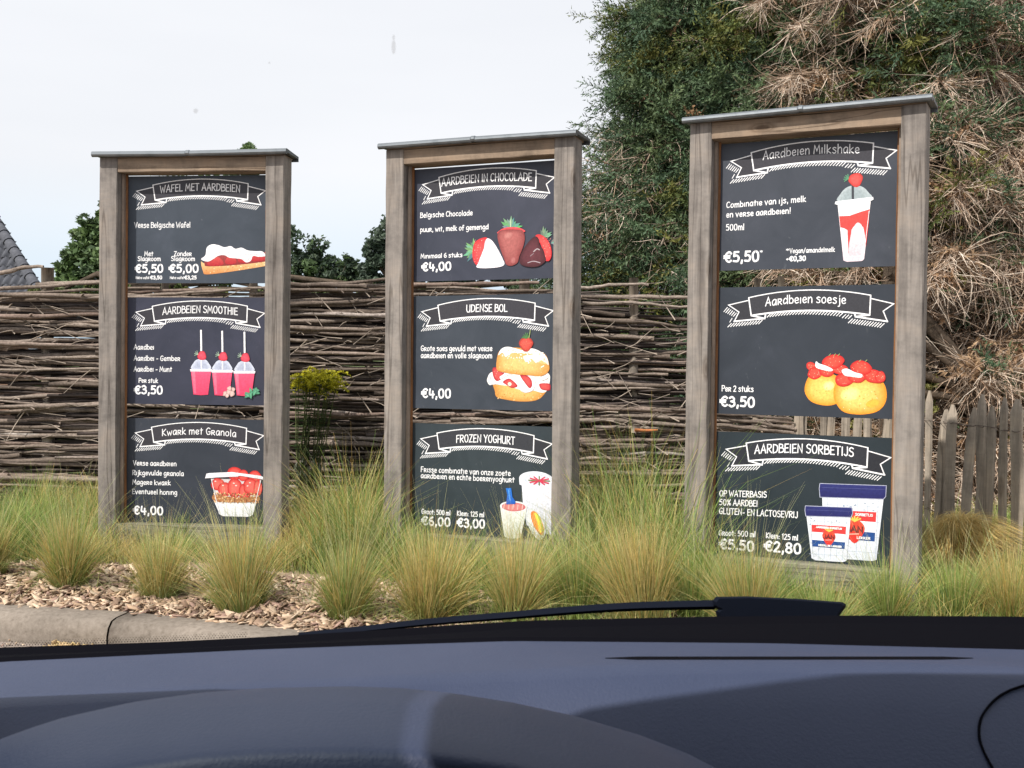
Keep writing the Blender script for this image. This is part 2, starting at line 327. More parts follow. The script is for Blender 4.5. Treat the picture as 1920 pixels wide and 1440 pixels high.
def ribbon(mb, pts, w, z, col):
    """flat stroke of width w in the board plane (x, z), printed at height z in front of it"""
    q = [pts[0]]
    for p in pts[1:]:
        if math.hypot(p[0] - q[-1][0], p[1] - q[-1][1]) > 1e-5: q.append(p)
    if len(q) < 2: return
    pts = q; h = w / 2; n = len(pts); L = []; R = []
    for i in range(n):
        a = pts[max(i - 1, 0)]; b = pts[i]; c = pts[min(i + 1, n - 1)]
        d1 = (b[0] - a[0], b[1] - a[1]); d2 = (c[0] - b[0], c[1] - b[1])
        if i == 0: d1 = d2
        if i == n - 1: d2 = d1
        l1 = math.hypot(*d1) or 1; l2 = math.hypot(*d2) or 1
        n1 = (-d1[1] / l1, d1[0] / l1); n2 = (-d2[1] / l2, d2[0] / l2)
        m = (n1[0] + n2[0], n1[1] + n2[1]); lm = math.hypot(*m)
        if lm < 0.2: m = n1; k = h
        else:
            m = (m[0] / lm, m[1] / lm); k = h / max(0.4, m[0] * n1[0] + m[1] * n1[1])
        ex = 0
        if i == 0: b = (b[0] - d1[0] / l1 * h * 0.5, b[1] - d1[1] / l1 * h * 0.5)
        if i == n - 1: b = (b[0] + d2[0] / l2 * h * 0.5, b[1] + d2[1] / l2 * h * 0.5)
        L.append((b[0] + m[0] * k, b[1] + m[1] * k)); R.append((b[0] - m[0] * k, b[1] - m[1] * k))
    vs = []
    for i in range(n): vs += [(L[i][0], -z, L[i][1]), (R[i][0], -z, R[i][1])]
    # rounded ends: one extra point beyond each end
    for i, s in ((0, -1), (n - 1, 1)):
        a, b = (pts[0], pts[1]) if i == 0 else (pts[-2], pts[-1])
        l = math.hypot(b[0] - a[0], b[1] - a[1]) or 1
        e = pts[i]; vs.append((e[0] + s * (b[0] - a[0]) / l * h, -z, e[1] + s * (b[1] - a[1]) / l * h))
    fs = [(2 * i, 2 * i + 1, 2 * i + 3, 2 * i + 2) for i in range(n - 1)] + [(0, 2 * n, 1), (2 * n - 2, 2 * n - 1, 2 * n + 1)]
    mb.add(vs, fs, col)

_zz = [0]
def text(mb, s, u0, v0, h, u1, w=0.0046, col=(0.88, 0.88, 0.9), rise=0.0, arc=0.0, lr=None):
    """s between u0 and u1 on baseline v0, capital height h; rise: v at the end minus v0; arc: bulge in the middle"""
    lr = lr or random.Random(len(s) * 7 + int(u0 * 1000))
    k = h / 10; adv = 0; pos = []
    for ch in s: pos.append(adv); adv += G[ch][0] + (1.15 if ch != ' ' else 0)
    adv -= 1.15; sx = (u1 - u0) / adv
    for ch, p in zip(s, pos):
        dy = lr.uniform(-0.2, 0.2); a = (p + G[ch][0] / 2) / adv
        base = v0 + rise * a + arc * (1 - (2 * a - 1) ** 2); sl = (rise - 4 * arc * (2 * a - 1)) / max(u1 - u0, .01)
        for st in G[ch][1].split('|'):
            if not st: continue
            sm = st[0] == '~'; st = st.lstrip('~')
            P = [tuple(float(c) for c in q.split(',')) for q in st.split()]
            if sm: P = crom(P)
            _zz[0] = (_zz[0] + 1) % 5
            P = [(u0 + (p + x) * sx, base + (y + dy) * k + sl * (x - G[ch][0] / 2) * sx) for x, y in P]
            ribbon(mb, P, w, 0.0009 + 0.00012 * _zz[0], col)

WHITE = (0.86, 0.86, 0.88)
def banner(mb, fill, shift=0.0):
    z0 = 0.0006
    # grey fills of the ribbon
    def poly(pts, c, z=z0): mb.add([(x, -z, y) for x, y in pts], [tuple(range(len(pts)))], c)
    top = [(0.188 + (0.622) * i / 12, 0.6185 + 0.0335 * (1 - (2 * i / 12 - 1) ** 2) + 0.003 * i / 12) for i in range(13)]
    bot = [(0.203 + (0.604) * i / 12, 0.524 + 0.0245 * (1 - (2 * i / 12 - 1) ** 2) - 0.002 * i / 12) for i in range(13)]
    poly(list(reversed(top)) + bot, fill)
    LT = [(0.19, 0.605), (0.08, 0.581), (0.137, 0.543), (0.112, 0.494), (0.274, 0.508), (0.203, 0.524)]
    RT = [(0.812, 0.605), (0.922, 0.577), (0.872, 0.541), (0.893, 0.489), (0.737, 0.514), (0.807, 0.522)]
    poly(LT, tuple(c * 0.85 for c in fill), 0.0004); poly(list(reversed(RT)), tuple(c * 0.85 for c in fill), 0.0004)
    w = 0.0068
    ribbon(mb, top, w * 0.8, 0.0012, WHITE); ribbon(mb, bot, w * 1.25, 0.0013, WHITE)
    ribbon(mb, [top[0], bot[0]], w, 0.0014, WHITE); ribbon(mb, [top[-1], bot[-1]], w, 0.0014, WHITE)
    ribbon(mb, LT[:2] + LT[2:5], w * 0.8, 0.0012, WHITE); ribbon(mb, RT[:5], w * 0.8, 0.0012, WHITE)
    ribbon(mb, [bot[0], (0.275, 0.508), (0.279, 0.527)], w * 1.1, 0.0015, WHITE); ribbon(mb, [bot[-1], (0.738, 0.514), (0.731, 0.533)], w * 1.1, 0.0015, WHITE)
    ribbon(mb, [LT[3], LT[4]], w * 1.2, 0.0016, WHITE); ribbon(mb, [RT[3], RT[4]], w * 1.2, 0.0016, WHITE)
    def hat(x, y, l=0.019, a=1.0): ribbon(mb, [(x, y), (x + l * a, y + l)], 0.0042, 0.0010, WHITE)
    for i in range(29):
        a = i / 28; x = 0.287 + 0.415 * a; hat(x, 0.5065 + 0.0225 * (1 - (2 * (0.1 + 0.86 * a) - 1) ** 2) - (0.006 if a > .9 else 0), 0.017)
    for i in range(12): a = i / 11; hat(0.078 + 0.165 * a, 0.464 + 0.016 * a, 0.019)
    for i in range(13): a = i / 12; hat(0.703 + 0.155 * a, 0.483 - 0.024 * a, 0.020)
    for i in range(6): a = i / 5; hat(0.055 + 0.052 * a, 0.546 - 0.026 * a, 0.022 - 0.004 * a, 0.85)
    hat(0.088, 0.49, 0.02, 0.6)

# ------------------------------------------------------------------ printed food pictures
class Pic:
    def __init__(s): s.mb = MB(); s.z = 0.0006
    def up(s): s.z += 0.00016
    def poly(s, pts, c, c2=None, smooth=True, dz=True):
        """c at the top, c2 at the bottom of the shape"""
        if dz: s.up()
        pts = list(pts)
        if smooth: pts = crom(pts + [pts[0]], 4)[:-1]
        ys = [p[1] for p in pts]; lo, hi = min(ys), max(ys)
        # direction must face -y: order clockwise or not does not matter (two-sided)
        cols = [tuple(a + (b - a) * ((hi - p[1]) / (hi - lo or 1)) for a, b in zip(c, c2 or c)) for p in pts]
        s.mb.add([(x, -s.z, y) for x, y in pts], [tuple(range(len(pts)))], cols)
    def fan(s, cx, cy, pts, cc, ce, smooth=True):
        """shaded blob: colour cc at the middle, ce at the rim"""
        s.up(); pts = crom(list(pts) + [pts[0]], 4)[:-1] if smooth else list(pts); n = len(pts)
        mid = [(cx + (x - cx) * 0.6, cy + (y - cy) * 0.6) for x, y in pts]
        cm = tuple(a * 0.75 + b * 0.25 for a, b in zip(cc, ce))
        vs = [(cx, -s.z, cy)] + [(x, -s.z, y) for x, y in mid] + [(x, -s.z, y) for x, y in pts]
        fs = [(0, 1 + i, 1 + (i + 1) % n) for i in range(n)] + [(1 + i, 1 + n + i, 1 + n + (i + 1) % n, 1 + (i + 1) % n) for i in range(n)]
        s.mb.add(vs, fs, [cc] + [cm] * n + [ce] * n)
    def line(s, pts, w, c, smooth=True):
        s.up(); ribbon(s.mb, crom(list(pts)) if smooth and len(pts) > 2 else list(pts), w, s.z, c)
    def ell(s, cx, cy, rx, ry, cc, ce=None, rot=0, n=10, wob=0.0, lr=None):
        pts = []
        for i in range(n):
            a = 2 * PI * i / n; k = 1 + (lr or rnd).uniform(-wob, wob)
            x, y = rx * k * math.cos(a), ry * k * math.sin(a)
            pts.append((cx + x * math.cos(rot) - y * math.sin(rot), cy + x * math.sin(rot) + y * math.cos(rot)))
        s.fan(cx, cy, pts, cc, ce or cc)
    def specks(s, inside, n, size, cols, lr, rot=None):
        """many small marks scattered where inside(x, y), all in one layer kept apart"""
        s.up(); done = []; (x0, x1, y0, y1), test = inside; tries = 0
        while len(done) < n and tries < n * 30:
            tries += 1; x, y = lr.uniform(x0, x1), lr.uniform(y0, y1)
            if not test(x, y) or any((x - a) ** 2 + (y - b) ** 2 < (size * 2.1) ** 2 for a, b in done): continue
            done.append((x, y)); a0 = lr.uniform(0, PI) if rot is None else rot; k = lr.uniform(0.6, 1)
            pts = [(x + size * k * math.cos(a0 + j * PI / 3) * (1 if j % 3 == 0 else 0.6), -s.z, y + size * k * math.sin(a0 + j * PI / 3) * (1 if j % 3 == 0 else 0.6)) for j in range(6)]
            s.mb.add(pts, [tuple(range(6))], lr.choice(cols))
    def strawberry(s, cx, cy, rx, ry, lr, rot=0.0, leaves=True, col=(0.62, 0.035, 0.03), seeds=14):
        pts = [(-0.95, 0.25), (-0.6, 0.85), (0, 1.0), (0.6, 0.85), (0.95, 0.25), (0.7, -0.4), (0.25, -0.92), (-0.25, -0.92), (-0.7, -0.4)]
        P = [(cx + x * rx * math.cos(rot) - y * ry * math.sin(rot), cy + x * rx * math.sin(rot) + y * ry * math.cos(rot)) for x, y in pts]
        s.fan(cx - rx * 0.15, cy + ry * 0.2, P, tuple(min(1, c * 1.25 + 0.03) for c in col), tuple(c * 0.6 for c in col))
        if seeds: s.specks(((cx - rx, cx + rx, cy - ry, cy + ry), lambda x, y: ((x - cx) / rx) ** 2 + ((y - cy) / ry) ** 2 < 0.62), seeds, max(rx, ry) * 0.055, [(0.85, 0.4, 0.2), (0.75, 0.3, 0.15)], lr)
        if leaves:
            for a in (-1.0, -0.5, -0.1, 0.35, 0.8, 1.2):
                th = PI / 2 + rot + a; bx, by = cx - ry * 0.85 * math.sin(rot), cy + ry * 0.85 * math.cos(rot); l = ry * lr.uniform(0.5, 0.8)
                s.line([(bx, by), (bx + l * 0.5 * math.cos(th), by + l * 0.5 * math.sin(th)), (bx + l * math.cos(th + 0.2), by + l * math.sin(th + 0.2))], ry * 0.14, (0.08, 0.2, 0.07))
def clip_u(mb, umax):
    pass

def pic_waffle():
    p = Pic(); r = random.Random(1)
    p.poly([(0.507, 0.135), (0.52, 0.075), (0.545, 0.055), (0.7, 0.072), (0.9, 0.103), (0.945, 0.115), (0.945, 0.15), (0.7, 0.125), (0.545, 0.12)], (0.85, 0.6, 0.3), (0.6, 0.22, 0.06))
    p.specks(((0.54, 0.93, 0.06, 0.135), lambda x, y: 0.062 + (x - 0.54) * 0.11 < y < 0.11 + (x - 0.54) * 0.09), 46, 0.006, [(0.75, 0.4, 0.14), (0.95, 0.78, 0.5), (0.55, 0.22, 0.07)], r)
    p.poly([(0.53, 0.12), (0.55, 0.17), (0.7, 0.19), (0.93, 0.17), (0.945, 0.14), (0.75, 0.115), (0.56, 0.105)], (0.35, 0.06, 0.06), (0.25, 0.03, 0.03))
    for x, w in ((0.60, 0.052), (0.70, 0.036), (0.79, 0.042), (0.87, 0.042), (0.93, 0.02)):
        y = 0.13 + (x - 0.6) * 0.1
        p.poly([(x - w, y - 0.014), (x - w * 0.7, y + 0.02), (x, y + 0.04), (x + w * 0.8, y + 0.018), (x + w, y - 0.012), (x, y - 0.022)], (0.62, 0.09, 0.08), (0.42, 0.02, 0.03))
    cream = [(0.507, 0.15), (0.535, 0.175), (0.545, 0.225), (0.58, 0.243), (0.62, 0.238), (0.66, 0.225), (0.7, 0.232), (0.73, 0.215), (0.77, 0.222), (0.81, 0.205), (0.86, 0.2), (0.905, 0.198), (0.925, 0.17), (0.88, 0.165), (0.845, 0.17), (0.83, 0.14), (0.8, 0.13), (0.77, 0.15), (0.735, 0.155), (0.69, 0.16), (0.66, 0.175), (0.62, 0.172), (0.585, 0.15), (0.55, 0.135)]
    p.poly(cream, (0.93, 0.93, 0.95), (0.85, 0.82, 0.84))
    for q in ([(0.56, 0.21), (0.6, 0.222), (0.65, 0.205)], [(0.58, 0.18), (0.64, 0.195), (0.72, 0.185)], [(0.7, 0.21), (0.76, 0.2), (0.82, 0.19)], [(0.76, 0.175), (0.82, 0.18), (0.88, 0.178)], [(0.78, 0.15), (0.81, 0.145), (0.82, 0.16)]): p.line(q, 0.005, (0.66, 0.64, 0.67))
    return p
def smoothie(p, x0, yb, yt, r, extra=None):
    w0, w1 = 0.048, 0.066; xc = x0
    p.line([(xc - 0.002, yt + 0.255), (xc + 0.001, yt + 0.12)], 0.011, (0.9, 0.9, 0.92), False)
    p.fan(xc, yt + 0.03, [(xc - 0.06, yt + 0.012), (xc - 0.05, yt + 0.05), (xc - 0.025, yt + 0.073), (xc + 0.025, yt + 0.073), (xc + 0.05, yt + 0.05), (xc + 0.06, yt + 0.012)], (0.38, 0.42, 0.55), (0.62, 0.66, 0.78))
    p.line([(xc + 0.001, yt + 0.065), (xc + 0.002, yt + 0.02)], 0.009, (0.8, 0.8, 0.85), False)
    p.strawberry(xc + 0.007, yt + 0.095, 0.032, 0.03, r, 0.9, False, (0.75, 0.05, 0.09), 8)
    for a in (1.9, 2.4, 2.9, 3.4): p.line([(xc - 0.02, yt + 0.105), (xc - 0.02 + 0.024 * math.cos(a), yt + 0.105 + 0.024 * math.sin(a))], 0.003, (0.4, 0.55, 0.4), False)
    p.poly([(xc - w1, yt), (xc + w1, yt), (xc + w0, yb), (xc, yb - 0.004), (xc - w0, yb)], (0.85, 0.10, 0.2), (0.7, 0.055, 0.13), False)
    p.poly([(xc - w1 + 0.006, yt - 0.005), (xc - w1 + 0.028, yt - 0.005), (xc - w0 + 0.018, yb + 0.006), (xc - w0 + 0.004, yb + 0.006)], (0.95, 0.2, 0.3), (0.8, 0.12, 0.22), False)
    p.poly([(xc - w1 - 0.006, yt + 0.012), (xc + w1 + 0.006, yt + 0.013), (xc + w1 + 0.002, yt - 0.003), (xc - w1 - 0.002, yt - 0.004)], (0.9, 0.9, 0.95), (0.75, 0.6, 0.68), False)
def pic_smoothie():
    p = Pic(); r = random.Random(2)
    smoothie(p, 0.511, 0.064, 0.212, r); smoothie(p, 0.65, 0.062, 0.207, r); smoothie(p, 0.795, 0.062, 0.202, r)
    for x, y, q in ((0.672, 0.07, 0.016), (0.695, 0.085, 0.017), (0.715, 0.072, 0.018), (0.7, 0.105, 0.015), (0.725, 0.1, 0.013), (0.685, 0.06, 0.013)): p.ell(x, y, q, q, (0.75, 0.55, 0.5), (0.45, 0.28, 0.26), wob=0.2, lr=r)
    for i in range(11):
        a = i * 0.9; x, y = 0.845 + 0.022 * math.cos(a) * 1.4, 0.078 + 0.018 * math.sin(a * 1.3); p.ell(x, y, 0.02, 0.009, (0.14, 0.42, 0.25), (0.05, 0.2, 0.12), a, wob=0.2, lr=r)
    return p
def pic_granola():
    p = Pic(); r = random.Random(3)
    p.poly([(0.58, 0.3), (0.905, 0.3), (0.905, 0.27), (0.853, 0.078), (0.83, 0.066), (0.66, 0.066), (0.635, 0.078)], (0.6, 0.55, 0.55), (0.8, 0.8, 0.82), False)
    p.poly([(0.598, 0.165), (0.7, 0.16), (0.8, 0.163), (0.88, 0.165), (0.862, 0.1), (0.85, 0.078), (0.83, 0.072), (0.66, 0.072), (0.638, 0.08)], (0.93, 0.93, 0.95), (0.7, 0.72, 0.76), False)
    for x, y, a, b in ((0.735, 0.335, 0.05, 0.042), (0.79, 0.325, 0.035, 0.035), (0.865, 0.32, 0.042, 0.036)): p.ell(x, y, a, b, (0.85, 0.12, 0.1), (0.55, 0.02, 0.02), wob=0.06, lr=r)
    for x, y, a, b in ((0.625, 0.265, 0.042, 0.04), (0.67, 0.235, 0.045, 0.045), (0.735, 0.245, 0.048, 0.058), (0.80, 0.225, 0.04, 0.05), (0.84, 0.255, 0.05, 0.052), (0.885, 0.245, 0.028, 0.05)): p.ell(x, y, a, b, (0.88, 0.16, 0.13), (0.5, 0.02, 0.02), wob=0.07, lr=r)
    for x, y in ((0.61, 0.285), (0.73, 0.275), (0.745, 0.26), (0.835, 0.28), (0.82, 0.26), (0.66, 0.26)): p.ell(x, y, 0.006, 0.004, (0.95, 0.7, 0.65), wob=0.2, n=6, lr=r)
    cols = [(0.55, 0.26, 0.1), (0.32, 0.12, 0.05), (0.8, 0.52, 0.28), (0.65, 0.36, 0.16), (0.2, 0.08, 0.04)]
    p.poly([(0.598, 0.2), (0.66, 0.195), (0.75, 0.185), (0.84, 0.19), (0.893, 0.195), (0.885, 0.165), (0.75, 0.155), (0.605, 0.162)], (0.4, 0.17, 0.07))
    for k in range(3): p.specks(((0.6, 0.89, 0.155, 0.215), lambda x, y: True), 46, 0.008, cols, r)
    p.specks(((0.62, 0.87, 0.145, 0.162), lambda x, y: True), 14, 0.004, cols, r)
    p.poly([(0.543, 0.302), (0.552, 0.332), (0.575, 0.336), (0.72, 0.345), (0.78, 0.338), (0.905, 0.325), (0.92, 0.318), (0.92, 0.302), (0.78, 0.322), (0.7, 0.326), (0.6, 0.306)], (0.93, 0.93, 0.96), (0.72, 0.72, 0.78), False)
    p.poly([(0.552, 0.332), (0.575, 0.336), (0.76, 0.342), (0.76, 0.318), (0.6, 0.308), (0.546, 0.302)], (0.9, 0.9, 0.94), (0.75, 0.7, 0.76), False)
    p.line([(0.585, 0.295), (0.638, 0.08)], 0.004, (0.88, 0.88, 0.9), False); p.line([(0.905, 0.295), (0.853, 0.08)], 0.004, (0.8, 0.8, 0.83), False)
    return p
def pic_choc():
    p = Pic(); r = random.Random(4)
    def crown(x, y, a0, l, n=8, spread=2.0, col=(0.12, 0.26, 0.16)):
        for i in range(n):
            a = a0 + spread * (i / (n - 1) - 0.5) + r.uniform(-0.1, 0.1); k = l * r.uniform(0.7, 1.1); w = l * 0.16
            tx, ty = x + k * math.cos(a), y + k * math.sin(a); nx, ny = -math.sin(a) * w, math.cos(a) * w; mx_, my_ = x + k * 0.5 * math.cos(a), y + k * 0.5 * math.sin(a)
            p.poly([(x, y), (mx_ + nx, my_ + ny), (tx, ty), (mx_ - nx, my_ - ny)], tuple(c * r.uniform(0.7, 1.7) for c in col), smooth=False)
    crown(0.425, 0.17, 2.75, 0.075, 10, 2.7)
    p.fan(0.46, 0.17, [(0.415, 0.19), (0.43, 0.225), (0.47, 0.246), (0.51, 0.24), (0.51, 0.15), (0.46, 0.09), (0.43, 0.095), (0.412, 0.14)], (0.8, 0.09, 0.09), (0.6, 0.03, 0.04))
    p.specks(((0.42, 0.5, 0.1, 0.24), lambda x, y: True), 30, 0.004, [(0.9, 0.35, 0.3), (0.95, 0.5, 0.4)], r)
    p.fan(0.53, 0.15, [(0.508, 0.243), (0.54, 0.225), (0.575, 0.175), (0.605, 0.12), (0.616, 0.088), (0.585, 0.073), (0.5, 0.068), (0.44, 0.075), (0.45, 0.1), (0.462, 0.13), (0.475, 0.16), (0.487, 0.19), (0.492, 0.22)], (0.93, 0.9, 0.93), (0.9, 0.84, 0.9))
    crown(0.655, 0.295, 1.57, 0.075, 9, 2.8)
    p.line([(0.655, 0.29), (0.652, 0.345)], 0.005, (0.5, 0.62, 0.4), False)
    p.poly([(0.585, 0.285), (0.62, 0.3), (0.68, 0.302), (0.73, 0.288), (0.735, 0.27), (0.58, 0.268)], (0.75, 0.08, 0.09))
    p.fan(0.64, 0.24, [(0.572, 0.25), (0.585, 0.283), (0.63, 0.29), (0.69, 0.288), (0.73, 0.28), (0.744, 0.24), (0.735, 0.19), (0.71, 0.13), (0.7, 0.095), (0.665, 0.078), (0.63, 0.085), (0.615, 0.12), (0.59, 0.18)], (0.42, 0.13, 0.12), (0.24, 0.05, 0.05))
    p.ell(0.64, 0.255, 0.03, 0.018, (0.5, 0.2, 0.18), (0.42, 0.13, 0.12), 0.3, lr=r); p.ell(0.672, 0.11, 0.016, 0.02, (0.42, 0.15, 0.14), (0.34, 0.09, 0.09), lr=r)
    crown(0.86, 0.235, 1.1, 0.06, 6, 1.6); crown(0.905, 0.2, 0.3, 0.035, 3, 1.0, (0.2, 0.26, 0.2))
    p.fan(0.88, 0.18, [(0.81, 0.245), (0.84, 0.252), (0.88, 0.225), (0.905, 0.18), (0.91, 0.13), (0.895, 0.1), (0.87, 0.105), (0.86, 0.15), (0.84, 0.2)], (0.85, 0.1, 0.09), (0.62, 0.03, 0.04))
    p.specks(((0.845, 0.905, 0.12, 0.24), lambda x, y: True), 18, 0.004, [(0.95, 0.35, 0.3)], r)
    p.fan(0.79, 0.15, [(0.81, 0.243), (0.775, 0.22), (0.735, 0.17), (0.713, 0.12), (0.72, 0.085), (0.77, 0.068), (0.83, 0.07), (0.875, 0.1), (0.87, 0.13), (0.86, 0.165), (0.838, 0.19), (0.832, 0.225)], (0.13, 0.035, 0.045), (0.06, 0.015, 0.02))
    p.line([(0.8, 0.155), (0.82, 0.17), (0.835, 0.165)], 0.006, (0.45, 0.38, 0.4)); p.line([(0.765, 0.092), (0.8, 0.1), (0.84, 0.09)], 0.005, (0.4, 0.33, 0.36)); p.line([(0.78, 0.13), (0.8, 0.145)], 0.004, (0.3, 0.22, 0.24), False)
    return p
def pic_bun():
    p = Pic(); r = random.Random(5)
    p.fan(0.72, 0.12, [(0.559, 0.17), (0.562, 0.11), (0.575, 0.075), (0.64, 0.06), (0.72, 0.052), (0.81, 0.058), (0.86, 0.085), (0.88, 0.14), (0.72, 0.17)], (0.85, 0.5, 0.16), (0.6, 0.25, 0.05))
    p.specks(((0.58, 0.85, 0.06, 0.1), lambda x, y: True), 20, 0.006, [(0.5, 0.2, 0.04), (0.9, 0.6, 0.28)], r)
    p.fan(0.72, 0.17, [(0.512, 0.18), (0.53, 0.215), (0.56, 0.225), (0.6, 0.23), (0.75, 0.215), (0.85, 0.215), (0.885, 0.222), (0.905, 0.2), (0.9, 0.15), (0.885, 0.115), (0.855, 0.105), (0.81, 0.115), (0.76, 0.115), (0.7, 0.125), (0.66, 0.14), (0.61, 0.145), (0.56, 0.15), (0.53, 0.145), (0.515, 0.16)], (0.92, 0.9, 0.88), (0.82, 0.78, 0.76))
    for pts in ([(0.548, 0.245), (0.585, 0.245), (0.62, 0.215), (0.598, 0.178), (0.57, 0.17), (0.55, 0.2)], [(0.612, 0.165), (0.65, 0.185), (0.685, 0.165), (0.705, 0.14), (0.67, 0.13), (0.64, 0.145)], [(0.72, 0.205), (0.76, 0.205), (0.79, 0.18), (0.795, 0.145), (0.78, 0.13), (0.755, 0.155)], [(0.84, 0.155), (0.87, 0.16), (0.905, 0.155), (0.905, 0.12), (0.86, 0.122), (0.845, 0.135)]):
        cx = sum(q[0] for q in pts) / len(pts); cy = sum(q[1] for q in pts) / len(pts); p.fan(cx, cy, pts, (0.72, 0.1, 0.09), (0.38, 0.015, 0.03))
    p.specks(((0.55, 0.61, 0.18, 0.235), lambda x, y: True), 7, 0.004, [(0.9, 0.5, 0.4)], r); p.ell(0.655, 0.152, 0.012, 0.01, (0.9, 0.7, 0.6), wob=0.2, lr=r)
    for q in ([(0.6, 0.19), (0.65, 0.215), (0.7, 0.2), (0.74, 0.16)], [(0.72, 0.13), (0.75, 0.112), (0.8, 0.13), (0.81, 0.18)], [(0.83, 0.2), (0.86, 0.185), (0.89, 0.2)], [(0.53, 0.2), (0.525, 0.175), (0.54, 0.155)]): p.line(q, 0.016, (0.93, 0.92, 0.92)); p.line([(x + 0.004, y - 0.008) for x, y in q], 0.003, (0.62, 0.55, 0.52))
    p.fan(0.7, 0.28, [(0.575, 0.235), (0.573, 0.29), (0.59, 0.345), (0.64, 0.36), (0.7, 0.365), (0.79, 0.355), (0.87, 0.33), (0.897, 0.28), (0.898, 0.23), (0.85, 0.2), (0.78, 0.205), (0.68, 0.21), (0.62, 0.22)], (0.88, 0.55, 0.2), (0.62, 0.27, 0.06))
    p.poly([(0.6, 0.33), (0.66, 0.345), (0.75, 0.335), (0.84, 0.315), (0.885, 0.275), (0.87, 0.27), (0.8, 0.285), (0.72, 0.3), (0.64, 0.305), (0.6, 0.31)], (0.78, 0.42, 0.15), (0.85, 0.52, 0.2))
    p.poly([(0.583, 0.32), (0.6, 0.355), (0.64, 0.37), (0.7, 0.358), (0.74, 0.35), (0.79, 0.36), (0.84, 0.345), (0.885, 0.31), (0.897, 0.265), (0.875, 0.28), (0.85, 0.29), (0.82, 0.275), (0.79, 0.3), (0.76, 0.28), (0.74, 0.315), (0.8, 0.325), (0.7, 0.335), (0.66, 0.33), (0.63, 0.31), (0.61, 0.335)], (0.95, 0.93, 0.92), (0.85, 0.72, 0.6))
    for k in range(2): p.specks(((0.6, 0.88, 0.275, 0.35), lambda x, y: abs(y - 0.345 + (x - 0.62) * 0.2) < 0.04), 34, 0.007, [(0.95, 0.93, 0.9), (0.9, 0.82, 0.72), (0.8, 0.5, 0.22)], r)
    p.specks(((0.59, 0.87, 0.22, 0.28), lambda x, y: True), 26, 0.0045, [(0.7, 0.33, 0.08), (0.95, 0.68, 0.33)], r); p.line([(0.852, 0.252), (0.868, 0.26)], 0.006, (0.98, 0.9, 0.75), False)
    p.strawberry(0.757, 0.382, 0.047, 0.042, r, 0.0, True, (0.6, 0.06, 0.04), 16); p.line([(0.775, 0.42), (0.783, 0.465)], 0.005, (0.3, 0.36, 0.14), False)
    return p
def pic_yoghurt():
    p = Pic(); r = random.Random(6)
    p.poly([(0.735, 0.35), (0.92, 0.35), (0.92, 0.05), (0.77, 0.1), (0.745, 0.22)], (0.75, 0.77, 0.84), (0.55, 0.57, 0.66), False)
    p.poly([(0.72, 0.365), (0.722, 0.335), (0.78, 0.315), (0.92, 0.318), (0.92, 0.365)], (0.82, 0.84, 0.9), (0.68, 0.7, 0.78), False)
    p.ell(0.825, 0.37, 0.105, 0.045, (0.85, 0.87, 0.92), (0.72, 0.75, 0.82), -0.02, 18); p.ell(0.83, 0.368, 0.08, 0.03, (0.8, 0.8, 0.85), (0.55, 0.6, 0.72), 0, 16)
    for i in range(12):
        a = PI * 2 * i / 12; p.line([(0.845, 0.362), (0.845 + 0.065 * math.cos(a), 0.362 + 0.024 * math.sin(a))], 0.008, (0.62, 0.05, 0.1) if i % 3 else (0.18, 0.2, 0.1), False)
    p.poly([(0.602, 0.2), (0.772, 0.205), (0.735, 0.03), (0.72, 0.02), (0.65, 0.016), (0.63, 0.028)], (0.72, 0.74, 0.7), (0.55, 0.58, 0.5), False)
    p.ell(0.687, 0.205, 0.086, 0.032, (0.78, 0.8, 0.78), (0.7, 0.72, 0.72), 0.02, 16); p.ell(0.687, 0.203, 0.073, 0.026, (0.75, 0.25, 0.24), (0.5, 0.12, 0.14), 0.02, 16, 0.05, r)
    for i in range(9): x = 0.625 + i * 0.0145; p.line([(x, 0.19), (x + 0.004, 0.215)], 0.006, ((0.85, 0.45, 0.42), (0.6, 0.2, 0.2))[i % 2], False)
    p.poly([(0.64, 0.215), (0.648, 0.27), (0.638, 0.31), (0.672, 0.312), (0.68, 0.26), (0.7, 0.235), (0.698, 0.22)], (0.02, 0.17, 0.6), (0.02, 0.1, 0.45), False)
    p.line([(0.655, 0.3), (0.665, 0.24)], 0.005, (0.1, 0.35, 0.8), False)
    p.fan(0.82, 0.11, [(0.765, 0.15), (0.775, 0.19), (0.81, 0.2), (0.86, 0.16), (0.885, 0.1), (0.885, 0.05), (0.855, 0.02), (0.82, 0.04), (0.785, 0.09)], (0.72, 0.74, 0.76), (0.6, 0.63, 0.64))
    p.fan(0.835, 0.11, [(0.795, 0.165), (0.81, 0.185), (0.84, 0.17), (0.868, 0.12), (0.88, 0.07), (0.865, 0.05), (0.84, 0.065), (0.81, 0.11)], (0.85, 0.3, 0.05), (0.8, 0.18, 0.03))
    p.line([(0.825, 0.17), (0.845, 0.12), (0.858, 0.07)], 0.016, (0.85, 0.7, 0.08)); p.line([(0.84, 0.165), (0.862, 0.115), (0.872, 0.075)], 0.009, (0.35, 0.5, 0.08))
    return p
